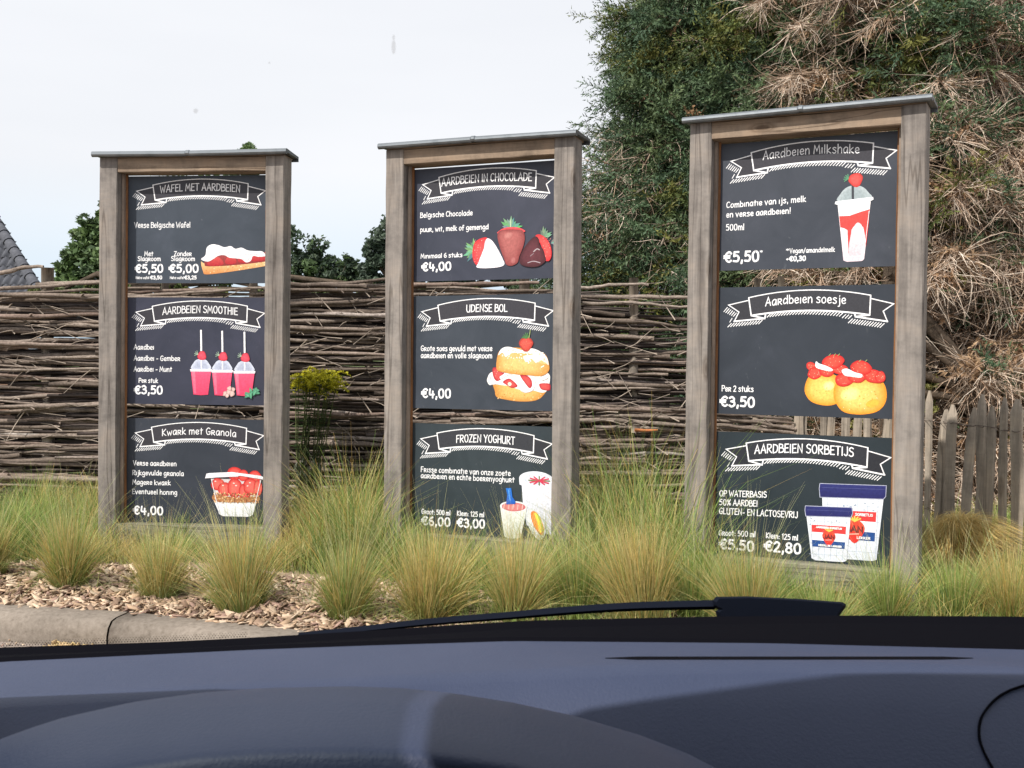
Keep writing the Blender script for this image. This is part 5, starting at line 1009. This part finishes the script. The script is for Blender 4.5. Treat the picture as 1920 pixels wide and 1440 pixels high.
# ---- conifers
def spray(R, L=0.30, k=7, nn=8, nl=0.034, nw=0.0058):
    """a flat fan of bristly shoots along +x; arrays of triangles"""
    T = []
    for s in range(k):
        if s == 0: o = np.array([0, 0, 0.0]); d = np.array([1, 0, 0.0]); l = L
        else:
            u = 0.15 + 0.7 * (s - 1) / (k - 1); o = np.array([L * u, 0, 0]); sg = 1 if s % 2 else -1; a = sg * R.uniform(0.6, 1.0); l = L * R.uniform(0.35, 0.6) * (1.1 - u * 0.6)
            d = np.array([math.cos(a), math.sin(a), R.normal(0, 0.15)])
        d = d / np.linalg.norm(d); e1 = np.cross(d, [0, 0, 1]); e1 /= np.linalg.norm(e1); e2 = np.cross(e1, d)
        m = max(4, int(nn * l / L * 1.3))
        for j in range(m):
            p = o + d * l * (j + 0.5) / m; th = R.uniform(0, 2 * PI); q = (e1 * math.cos(th) + e2 * math.sin(th)); tip = p + d * nl * 0.9 + q * nl * R.uniform(0.7, 1.1); w = np.cross(q, d) * nw * 1.5
            T += [p - w, p + w, tip]
        w = e1 * 0.0035; T += [o - w, o + w, o + d * l]
    return np.array(T).reshape(-1, 3)
RS = np.random.default_rng(77)
SPR = [spray(RS) for _ in range(8)]
def place_sprays(P, D, sc, col, R, roll=0.6):
    """P (n,3) roots, D (n,3) directions, sc (n), col (n,3)"""
    D = D / np.linalg.norm(D, axis=1)[:, None]; n = len(P); V = []; CC = []
    up = np.array([0, 0, 1.0]) + R.normal(0, roll, (n, 3)) ; e1 = np.cross(up, D); e1 /= np.linalg.norm(e1, axis=1)[:, None]; e2 = np.cross(D, e1)
    which = R.integers(0, len(SPR), n)
    for w in range(len(SPR)):
        i = np.where(which == w)[0]; T = SPR[w]
        Q = P[i][:, None] + (T[None, :, 0:1] * D[i][:, None] + T[None, :, 1:2] * e1[i][:, None] + T[None, :, 2:3] * e2[i][:, None]) * sc[i][:, None, None]
        V.append(Q.reshape(-1, 3)); c = np.repeat(col[i], len(T) // 3, 0) * R.uniform(0.75, 1.3, (len(i) * (len(T) // 3), 1)); CC.append(np.repeat(c, 3, 0))
    V = np.vstack(V); CC = np.vstack(CC); return V, np.arange(len(V)).reshape(-1, 3), CC
SG = np.array([(0.055, 0.098, 0.052), (0.070, 0.115, 0.058), (0.090, 0.135, 0.062), (0.045, 0.080, 0.050), (0.115, 0.155, 0.065)])
SB = np.array([(0.30, 0.18, 0.10), (0.36, 0.24, 0.145), (0.22, 0.14, 0.085)])
SY = np.array([(0.10, 0.12, 0.03), (0.14, 0.14, 0.035), (0.075, 0.10, 0.03)])
TWC = np.array([(0.54, 0.42, 0.33), (0.64, 0.52, 0.42), (0.40, 0.29, 0.21), (0.46, 0.32, 0.23), (0.70, 0.60, 0.50)])
def twigs(P, D, L, rad, col, R, K=6, droop=0.5, wig=0.10, flat=False):
    """thin three-sided curved twigs"""
    n = len(P); D = D / np.linalg.norm(D, axis=1)[:, None]; t = np.linspace(0, 1, K); pts = np.zeros((n, K, 3)); cur = P.copy(); d = D.copy()
    cv = R.normal(0, wig, (n, 3))
    for k in range(K):
        pts[:, k] = cur; d = d + cv + R.normal(0, wig * 0.8, (n, 3)); d[:, 2] -= droop / K; d /= np.linalg.norm(d, axis=1)[:, None]; cur = cur + d * (L / (K - 1))[:, None]
    tg = np.gradient(pts, axis=1); tg /= np.linalg.norm(tg, axis=2)[..., None] + 1e-9
    e1 = np.cross(tg, np.array([0.3, 0.2, 1.0])); e1 /= np.linalg.norm(e1, axis=2)[..., None] + 1e-9; e2 = np.cross(tg, e1)
    rr = rad[:, None] * (1 - 0.7 * t)[None]
    if flat:
        ph = R.uniform(0, PI, n)[:, None, None]; w = (e1 * np.cos(ph) + e2 * np.sin(ph)) * rr[..., None] * 1.15
        V = np.stack([pts - w, pts + w], 2).reshape(-1, 3); j = np.arange(K - 1); f = np.stack([2 * j, 2 * j + 1, 2 * j + 3, 2 * j + 2], 1)
        return V, (f[None] + (np.arange(n) * 2 * K)[:, None, None]).reshape(-1, 4), np.repeat(col, 2 * K, 0), pts, d
    V = np.stack([pts + (e1 * math.cos(a) + e2 * math.sin(a)) * rr[..., None] for a in (0, 2.09, 4.19)], 2).reshape(-1, 3)
    j = np.arange(K - 1)[:, None]; s = np.arange(3)[None]; f = np.stack([j * 3 + s, j * 3 + (s + 1) % 3, (j + 1) * 3 + (s + 1) % 3, (j + 1) * 3 + s], -1).reshape(-1, 4)
    Fc = (f[None] + (np.arange(n) * 3 * K)[:, None, None]).reshape(-1, 4); return V, Fc, np.repeat(col, 3 * K, 0), pts, d
def conifer(label, x, y, H, Rb, nb, seed, live, zmin=0.2, dead_frac=0.15, per=26, cat='tree', facing=True, prof=0.75, subs=16, extra_brown=0.0):
    """live(z, az, u) -> probability that a spray there carries green needles"""
    R = np.random.default_rng(seed); root = thing('conifer_tree', label, cat, (x, y, -0.06), 0, 'conifers behind the fences')
    z = np.where(R.uniform(0, 1, nb) < 0.84, R.uniform(zmin, min(5.6, H), nb), zmin + (H - zmin) * R.uniform(0, 1, nb))
    az = R.uniform(0, 2 * PI, nb)
    if facing: az = np.where(R.uniform(0, 1, nb) < 0.85, -PI / 2 + R.uniform(-1.7, 1.7, nb), az)
    L = Rb * np.clip((H - z) / (H - zmin), 0.02, 1) ** prof * R.uniform(0.78, 1.12, nb) + 0.15
    P = np.stack([0 * z, 0 * z, z], 1); D = np.stack([np.cos(az), np.sin(az), 0.22 - 0.1 * (H - z) / H + R.normal(0, 0.06, nb)], 1)
    V1, F1, C1, pts, _ = twigs(P, D, L, 0.014 + 0.010 * L, TWC[R.integers(2, 4, nb)] * 0.55, R, 9, 0.45, 0.03)
    # side branchlets
    m = per; bi = np.repeat(np.arange(nb), m); u = 0.22 + 0.80 * R.uniform(0, 1, nb * m) ** 0.75; u = np.clip(u, 0, 1); s = u * 8; k0 = np.minimum(s.astype(int), 7); fr = (s - k0)[:, None]
    Q = pts[bi, k0] * (1 - fr) + pts[bi, k0 + 1] * fr; T = pts[bi, k0 + 1] - pts[bi, k0]; T /= np.linalg.norm(T, axis=1)[:, None]
    sd = np.cross(T, [0, 0, 1.0]); sd /= np.linalg.norm(sd, axis=1)[:, None]; sg = R.choice([-1, 1], len(bi))[:, None]
    Dd = T * 0.75 + sd * sg * R.uniform(0.2, 1.0, (len(bi), 1)) + np.array([0, 0, -0.15]) + R.normal(0, 0.25, (len(bi), 3))
    LL = (0.22 + 0.28 * L[bi] * (1 - u) + 0.05) * R.uniform(0.6, 1.2, len(bi))
    lv = live(Q[:, 2], az[bi], u, Q, R); isl = R.uniform(0, 1, len(bi)) < lv; offv = (z[bi] > 6.3) & (R.uniform(0, 1, len(bi)) < 0.6)
    V2, F2, C2, p2, d2 = twigs(Q, Dd, LL, np.full(len(bi), 0.0042), TWC[R.integers(0, 5, len(bi))] * np.where(isl, 0.35, 1.0)[:, None], R, 5, 0.35, 0.10, True)
    Vt, Ft, Ct = [V1, V2], [F1, F2 + len(V1)], [C1, C2]; o = len(V1) + len(V2)
    dd = np.where(~isl & ~offv)[0]           # bare ones fork into fine twigs
    if len(dd):
        q = np.repeat(dd, subs); kk = R.integers(0, 4, len(q)); Pq = p2[q, kk] * 0.5 + p2[q, kk + 1] * 0.5; Dq = (p2[q, kk + 1] - p2[q, kk]) / (LL[q] / 4)[:, None] + R.normal(0, 0.55, (len(q), 3)) + np.array([0, -0.15, -0.10])
        V3, F3, C3, _, _ = twigs(Pq, Dq, R.uniform(0.10, 0.42, len(q)), R.uniform(0.0018, 0.0036, len(q)), TWC[R.integers(0, 5, len(q))] * R.uniform(0.7, 1.15, len(q))[:, None], R, 4, 0.35, 0.18, True)
        Vt.append(V3); Ft.append(F3 + o); Ct.append(C3)
    link('twig', npmesh('twig', np.vstack(Vt), np.vstack(Ft), np.vstack(Ct), M_TWIG), root, kind='stuff')
    ll = np.where(isl & ~offv)[0]; rep = 3; q = np.repeat(ll, rep); kk = np.tile([0, 2, 4], len(ll)); Pq = p2[q, kk]
    Dq = np.where((kk == 4)[:, None], d2[q], T[q] * 0.7 + R.normal(0, 0.45, (len(q), 3))) + np.array([0, 0, 0.12])
    cz = R.integers(0, 5, nb)[bi[q]]; mixg = SG[cz] * 0.6 + SG[R.integers(0, 5, len(q))] * 0.4; yl = (R.uniform(0, 1, nb) < 0.18)[bi[q]][:, None]
    mixg = np.where(yl, SY[R.integers(0, 3, len(q))], mixg)
    gcol = mixg * R.uniform(0.8, 1.2, (len(q), 1))
    Vn, Fn, Cn = place_sprays(Pq, Dq, R.uniform(0.65, 1.15, len(q)), gcol, R)
    if extra_brown:
        nbw = int(extra_brown); i2 = R.integers(0, len(bi), nbw); Vb, Fb, Cb = place_sprays(Q[i2] * np.array([0.86, 0.86, 1]), Dd[i2], R.uniform(0.8, 1.3, nbw), SB[R.integers(0, 3, nbw)], R)
        Fn = np.vstack([Fn, Fb + len(Vn)]); Vn = np.vstack([Vn, Vb]); Cn = np.vstack([Cn, Cb])
    link('crown', npmesh('crown', Vn, Fn, Cn, M_NEEDLE), root, kind='stuff')
    mt = MB(); mt.tube([(0, 0, -0.3), (0.02, 0, H * 0.3), (-0.02, 0.02, H * 0.6), (0, 0, H)], [0.17, 0.13, 0.08, 0.01], 9); link('trunk', mt.mesh('trunk', M_TRUNK), root)
    return root
def live_green(z, az, u, Q, R): return np.clip(0.98 - 0.35 * ((np.sin(Q[:, 0] * 2.3 + 1) * np.sin(Q[:, 2] * 1.9 + 0.6)) > 0.55) - 0.6 * (((Q[:, 0] + 1.75) / 0.5) ** 2 + ((Q[:, 2] - 3.2) / 0.6) ** 2 < 1) - 0.85 * (Q[:, 0] > 0.75 + 0.4 * np.sin(Q[:, 2] * 2.5)), 0, 1)
def live_dead(z, az, u, Q, R):
    return 0.02 + 0.8 * ((np.abs(Q[:, 0] + 0.75) < 0.28) & (np.abs(z - 4.1) < 0.42)) + 0.5 * ((np.abs(Q[:, 0] + 1.2) < 0.3) & (np.abs(z - 3.75) < 0.2)) + 0.12 * ((z < 2.9) & (z > 1.9) & (np.sin(Q[:, 0] * 4) > 0.3))
conifer('tall dark green spruce between the middle and right stands', 2.85, 12.6, 8.7, 3.35, 450, 5, live_green, per=28, prof=0.98, subs=6, extra_brown=1500)
conifer('dying spruce with bare tan twigs above the milkshake board', 4.35, 11.0, 9.6, 2.15, 350, 6, live_dead, per=27, prof=0.35, subs=14, extra_brown=5000)
conifer('second dead spruce of tangled twigs behind the palings', 3.6, 9.9, 3.4, 1.35, 110, 7, lambda z, az, u, Q, R: 0.03 + 0.25 * (z > 2.2), per=22, prof=0.3, subs=14, extra_brown=1500)
conifer('brown leaning spruce at the right edge of the view', 5.6, 10.6, 9.0, 1.7, 170, 8, lambda z, az, u, Q, R: 0.05 + 0 * z, per=22, prof=0.4, subs=12, extra_brown=2600)
conifer('green spruce filling in behind the dying one', 6.9, 14.5, 9.5, 2.4, 110, 9, lambda z, az, u, Q, R: 0.7 + 0 * z, per=22, prof=0.5, subs=3, extra_brown=2500)

# ------------------------------------------------------------------ tiled house far left
hs = thing('house', 'house with a grey pantiled hipped roof behind the fence', 'house', (-11.5, 21.5, 0))
EZ, EY, EX = 1.95, 21.0, -8.62
mb = MB(); w_ = [(-19.6, EY + .35), (EX - 0.6, EY + .35), (-13.5, EY + 7.6), (-21.6, EY + 7.6)]; mb.add([(a + 11.5, b - 21.5, z) for z in (-0.1, EZ + 0.1) for a, b in w_], [(0, 1, 5, 4), (1, 2, 6, 5), (2, 3, 7, 6), (3, 0, 4, 7)]); link('wall', mb.mesh('wall', M_BRICKW), hs)
def rp(x, s): return Vector((x + 11.5, EY + s - 21.5, EZ + s))       # point on the front slope, s metres up and back
mb = MB(); A_, B_, C_, D_ = rp(-20, 0), rp(EX, 0), rp(EX - 4, 4), rp(-16, 4); E_ = Vector((-13.3 + 11.5, EY + 8 - 21.5, EZ)); G_ = Vector((-22 + 11.5, EY + 8 - 21.5, EZ))
mb.add([A_, B_, C_, D_, E_, G_], [(0, 1, 2, 3), (1, 4, 2), (4, 5, 3, 2), (5, 0, 3)]); link('roof', mb.mesh('roof', M_ROOF), hs)
TW, TH = 0.155, 0.27
mt = MB(); pf = []
for i in range(7): a = i / 6; pf.append((a * TW * 1.06, 0.028 * math.sin(a * 2 * PI * 0.78 + 0.2) + 0.03))
vs = []
for yy, lift in ((0, 0.018), (TH * 1.12, 0.0)):
    for xx, zz in pf: vs.append((xx, yy, zz + lift))
for xx, zz in pf: vs.append((xx, 0, zz + 0.018 - 0.014))
mt.add(vs, [(i, i + 1, i + 8, i + 7) for i in range(6)] + [(14 + i, 15 + i, i + 1, i) for i in range(6)], smooth=True); tile = mt.mesh('tile', M_ROOF)
nt_ = 0
for rI in range(12):
    s = rI * TH * 0.7071
    x = EX - s - 0.02 - TW
    while x > -12.4 + 0.0 and nt_ < 290:
        if True:
            p = rp(x, s); link('tile', tile, hs, p, (PI / 4 + rnd.gauss(0, 0.008), 0, rnd.gauss(0, 0.008))); nt_ += 1
        x -= TW
hm = MB(); hm.tube([(0, 0, 0.03), (0, 0.36, 0.03)], [0.115, 0.092], 10, cap=False); hm = hm.mesh('hip_tile', M_ROOF)
for k in range(16):
    s = k * 0.185 / 1.0; p = rp(EX - s, s); d = Vector((-1, 1, 1)).normalized(); link('hip_tile', hm, hs, p + Vector((0, 0, 0.01)), d.to_track_quat('Y', 'Z').to_euler())

# ------------------------------------------------------------------ the car the picture is taken from
car = thing('car', 'dark blue car interior with dashboard, cowl and wiper seen from the driver seat', 'car', (0.26, 0.4, -0.13)); CO = Vector((0.26, 0.4, -0.13))
def loft(name, xs, rows, m, sub=4, parent=car, smooth=True, split=None):
    """rows: list of functions px -> (py, Y); columns at pixel positions xs"""
    vs = []; n = len(xs)
    for rw in rows:
        for px in xs: py, Y = rw(px); vs.append(at(px, py, Y) - CO)
    fs = [(i * n + j, i * n + j + 1, (i + 1) * n + j + 1, (i + 1) * n + j) for i in range(len(rows) - 1) for j in range(n - 1)]
    mb = MB(); mb.add(vs, fs, smooth=smooth); return link(name, mb.mesh(name, m), parent)
def I(px, a): return float(np.interp(px, [q[0] for q in a], [q[1] for q in a]))
xs = list(np.linspace(-700, 2700, 86))
rear = [(-700, 1320), (0, 1253), (480, 1230), (700, 1222), (960, 1214), (1440, 1218), (1920, 1230), (2700, 1262)]
led = [(-700, 1420), (-300, 1345), (0, 1306), (250, 1292), (500, 1277), (750, 1265), (960, 1256), (1200, 1244), (1450, 1240), (1700, 1243), (1920, 1252), (2700, 1300)]
loft('dashboard', xs, [lambda p: (I(p, rear) - 14, 1.30), lambda p: (I(p, rear), 1.24), lambda p: (I(p, rear) + (I(p, led) - I(p, rear)) * 0.5, 1.18), lambda p: (I(p, led) - 3, 1.125), lambda p: (I(p, led) + 2, 1.115),
     lambda p: (I(p, led) + 22, 1.09), lambda p: (I(p, led) + 90, 1.06), lambda p: (1440, 1.01), lambda p: (1600, 0.96), lambda p: (1900, 0.88)], M_DASH)
# instrument hood: raised shell in front of the driver
hood = [(-500, 1640), (-200, 1475), (0, 1386), (60, 1364), (120, 1345), (250, 1316), (380, 1298), (500, 1290), (650, 1287), (750, 1290), (850, 1300), (960, 1317), (1080, 1343), (1200, 1378), (1290, 1413), (1400, 1470), (1600, 1620)]
hx = list(np.linspace(-500, 1600, 90))
loft('instrument_hood', hx, [lambda p: (I(p, hood) + 40, 0.985), lambda p: (I(p, hood) + 6, 0.965), lambda p: (I(p, hood) + 1, 0.94), lambda p: (I(p, hood), 0.92), lambda p: (I(p, hood) + 6, 0.89), lambda p: (I(p, hood) + 30, 0.84), lambda p: (I(p, hood) + 75, 0.79),
     lambda p: (I(p, hood) + 112, 0.755), lambda p: (I(p, hood) + 135, 0.745), lambda p: (I(p, hood) + 190, 0.75), lambda p: (I(p, hood) + 420, 0.79)], M_DASH)
# defroster slot
sx = list(np.linspace(1135, 1825, 24))
def slot(px, dy): w = 2.6 * min(1, (px - 1130) / 60, (1830 - px) / 60); return w * dy
def ledge_Y(py, px):
    a, b = I(px, rear), I(px, led); return float(np.interp(py, [a, (a + b) / 2, b - 3, b + 2], [1.24, 1.18, 1.125, 1.115])) - 0.004
loft('vent_slot', sx, [lambda p: (1233.5 + slot(p, -1), ledge_Y(1233.5 + slot(p, -1), p)), lambda p: (1234 + slot(p, 1.0), ledge_Y(1234 + slot(p, 1.0), p))], M_BLACK)
# rounded airbag cover at the right with a seam round it
sm_ = [(1935, 1281), (1895, 1294), (1868, 1310), (1848, 1332), (1838, 1352), (1836, 1380), (1843, 1405), (1858, 1435), (1880, 1475), (1905, 1530)]
def dash_Y(py, px): return float(np.interp(py, [I(px, led) + 2, I(px, led) + 22, I(px, led) + 90, 1440, 1600], [1.115, 1.09, 1.06, 1.01, 0.96]))
mb = MB(); pts = [at(a, b, dash_Y(b, a) - 0.002) - CO for a, b in crom(sm_, 5)]; mb.tube(pts, 0.0013, 6); link('cover_seam', mb.mesh('cover_seam', M_BLACK), car)
# black band at the foot of the windscreen, cowl, bonnet edge
bt = [(-700, 1262), (0, 1214), (300, 1204), (480, 1195), (700, 1182), (850, 1172), (1000, 1163), (1335, 1156), (1600, 1154), (1920, 1156), (2700, 1200)]
loft('windscreen_frit', xs, [lambda p: (I(p, rear) + 30, 1.245), lambda p: (I(p, rear) - 20, 1.30), lambda p: (I(p, bt) + 14, 1.36), lambda p: (I(p, bt), 1.375)], M_BLACK, smooth=False)
loft('cowl', xs, [lambda p: (I(p, bt) + 3, 1.38), lambda p: (I(p, bt) + 5, 1.45), lambda p: (I(p, bt) + 14, 1.6), lambda p: (I(p, bt) + 80, 1.9), lambda p: (I(p, bt) + 170, 2.1), lambda p: (I(p, bt) + 320, 2.2)], M_PAINT)
# perforated dot edge of the frit at the left
mb = MB()
for i in range(90):
    for j in range(3):
        px = -20 + i * 5.4 + (j % 2) * 2.7; py = I(px, bt) - 3 - j * 3.6; s = 1.25 - 0.25 * j; c = at(px, py, 1.372); u = cr * s * 1.372 / F; v = cu * s * 1.372 / F
        mb.add([c + u * math.cos(a) + v * math.sin(a) - CO for a in (0, 1.05, 2.09, 3.14, 4.19, 5.24)], [tuple(range(6))])
link('frit_dots', mb.mesh('frit_dots', M_BLACK), car, kind='stuff')
# wiper: thin blade, arm and hub
wa = [(560, 1192), (680, 1180), (800, 1167), (960, 1154), (1080, 1144), (1200, 1137), (1340, 1134)]
mb = MB(); c_ = [at(a, b, 1.50) - CO for a, b in crom(wa, 4)]; n = len(c_)
hw = [0.0044 + 0.0022 * i / n for i in range(n)]
vs = []
for p, h_ in zip(c_, hw): vs += [p + Vector((0, 0, h_)), p + Vector((0, -0.010, 0)), p + Vector((0, 0, -h_)), p + Vector((0, 0.012, 0))]
fs = [(i * 4 + j, i * 4 + (j + 1) % 4, (i + 1) * 4 + (j + 1) % 4, (i + 1) * 4 + j) for i in range(n - 1) for j in range(4)] + [(0, 1, 2, 3), (4 * n - 4, 4 * n - 3, 4 * n - 2, 4 * n - 1)]
mb.add(vs, fs); link('wiper_arm', mb.mesh('wiper_arm', M_WIPER), car)
hb = [(1336, 1126), (1342, 1119), (1400, 1118), (1500, 1123), (1580, 1129), (1586, 1133), (1574, 1150), (1566, 1166), (1350, 1166), (1342, 1146), (1350, 1140), (1338, 1134)]
mb = MB(); f_ = [at(a, b, 1.47) - CO for a, b in hb]; b_ = [at(a, max(b, 1121) + 5, 1.54) - CO for a, b in hb]; m_ = [p + Vector((0, -0.008, 0)) * 1 + (sum(f_, Vector()) / len(f_) - p) * 0.05 for p in f_]
k = len(hb); mb.add(f_ + b_ + m_, [(i, (i + 1) % k, k + (i + 1) % k, k + i) for i in range(k)] + [(2 * k + i, 2 * k + (i + 1) % k, (i + 1) % k, i) for i in range(k)] + [tuple(range(2 * k, 3 * k)), tuple(reversed(range(k, 2 * k)))])
link('wiper_hub', mb.mesh('wiper_hub', M_WIPER), car)
# windscreen, roof, pillars, doors
def P(x, y, z): return Vector((x, y, z)) - CO
mb = MB(); ws = []; nx = 13
for i in range(nx):
    a = -1 + 2 * i / (nx - 1); xb = 0.26 + 0.80 * a; xt = 0.26 + 0.62 * a; ws += [P(xb, 1.43 - 0.30 * a * a, 0.90 + 0.0 * a), P(0.26 + 0.71 * a, 1.09 - 0.2 * a * a, 1.23), P(xt, 0.71 - 0.08 * a * a, 1.52)]
mb.add(ws, [(i * 3 + j, (i + 1) * 3 + j, (i + 1) * 3 + j + 1, i * 3 + j + 1) for i in range(nx - 1) for j in range(2)], smooth=True); link('windscreen', mb.mesh('windscreen', M_GLASS), car)
mb = MB(); rv = []
for a in (-1, -0.9, -0.5, 0, 0.5, 0.9, 1): rv += [P(0.26 + 0.68 * a, 0.73 - 0.08 * a * a, 1.52 - 0.02 * (abs(a) == 1)), P(0.26 + 0.72 * a, 0.2, 1.60 - 0.05 * a * a), P(0.26 + 0.72 * a, -1.4, 1.60 - 0.05 * a * a), P(0.26 + 0.7 * a, -2.2, 1.5)]
mb.add(rv, [(i * 4 + j, (i + 1) * 4 + j, (i + 1) * 4 + j + 1, i * 4 + j + 1) for i in range(6) for j in range(3)], smooth=True); link('roof', mb.mesh('roof', M_HEAD), car)
for s in (-1, 1):
    mb = MB(); mb.tube([P(0.26 + s * 0.84, 1.08, 0.88), P(0.26 + s * 0.76, 0.88, 1.2), P(0.26 + s * 0.69, 0.64, 1.50)], [0.045, 0.035, 0.035], 8); link('pillar', mb.mesh('pillar', M_HEAD), car)
    mb = MB(); mb.tube([P(0.26 + s * 0.84, -0.45, 0.9), P(0.26 + s * 0.66, -0.5, 1.5)], [0.06, 0.045], 8); link('pillar', mb.mesh('pillar', M_HEAD), car)
    mb = MB(); x0, x1 = sorted((0.26 + s * 0.80, 0.26 + s * 0.87)); mb.box(x0 - CO.x, -2.2 - CO.y, 0.15 - CO.z, x1 - CO.x, 0.95 - CO.y, 0.92 - CO.z); link('door', mb.mesh('door', M_HEAD), car)
TINT = bpy.data.materials.new('sun_dimming_side_glass'); TINT.use_nodes = True; _t = TINT.node_tree; _t.nodes.clear(); _o = _t.nodes.new('ShaderNodeOutputMaterial'); _b = _t.nodes.new('ShaderNodeBsdfTransparent')
_b.inputs[0].default_value = (0.42, 0.46, 0.46, 1); _t.links.new(_b.outputs[0], _o.inputs[0])  # tint added to the unseen side windows to weaken sun on the hood
for s in (-1, 1):
    mb = MB(); mb.add([P(0.26 + s * 0.80, 1.0, 0.92), P(0.26 + s * 0.80, -2.0, 0.92), P(0.26 + s * 0.69, -2.0, 1.52), P(0.26 + s * 0.70, 0.66, 1.5)], [(0, 1, 2, 3)]); link('side_window', mb.mesh('side_window', TINT), car)
SPOT = bpy.data.materials.new('dried_spot'); SPOT.use_nodes = True; _t = SPOT.node_tree; _o = _t.nodes['Material Output']; _b = _t.nodes.new('ShaderNodeBsdfTransparent'); _m = _t.nodes.new('ShaderNodeMixShader'); _m.inputs[0].default_value = 0.30
_t.nodes['Principled BSDF'].inputs['Base Color'].default_value = (0.25, 0.24, 0.24, 1); _t.links.new(_b.outputs[0], _m.inputs[1]); _t.links.new(_t.nodes['Principled BSDF'].outputs[0], _m.inputs[2]); _t.links.new(_m.outputs[0], _o.inputs[0])
for px, py, ra, rb in ((367, 208, 4.5, 4.5), (738, 88, 4, 14), (738, 70, 2.5, 5), (1255, 640, 3, 3), (505, 118, 2, 2)):
    Yw = 0.80; mb = MB(); mb.add([at(px + ra * math.cos(a), py + rb * math.sin(a), Yw) - CO for a in np.linspace(0, 2 * PI, 11)[:-1]], [tuple(range(10))]); link('dried_spot', mb.mesh('dried_spot', SPOT), car)
mb = MB(); mb.box(-0.54 - CO.x, -2.25 - CO.y, 0.1 - CO.z, 1.06 - CO.x, 1.3 - CO.y, 0.14 - CO.z); link('floor_pan', mb.mesh('floor_pan', M_BLACK), car)
mb = MB(); mb.box(-0.54 - CO.x, -2.3 - CO.y, 0.1 - CO.z, 1.06 - CO.x, -2.26 - CO.y, 1.1 - CO.z); link('tailgate', mb.mesh('tailgate', M_HEAD), car)
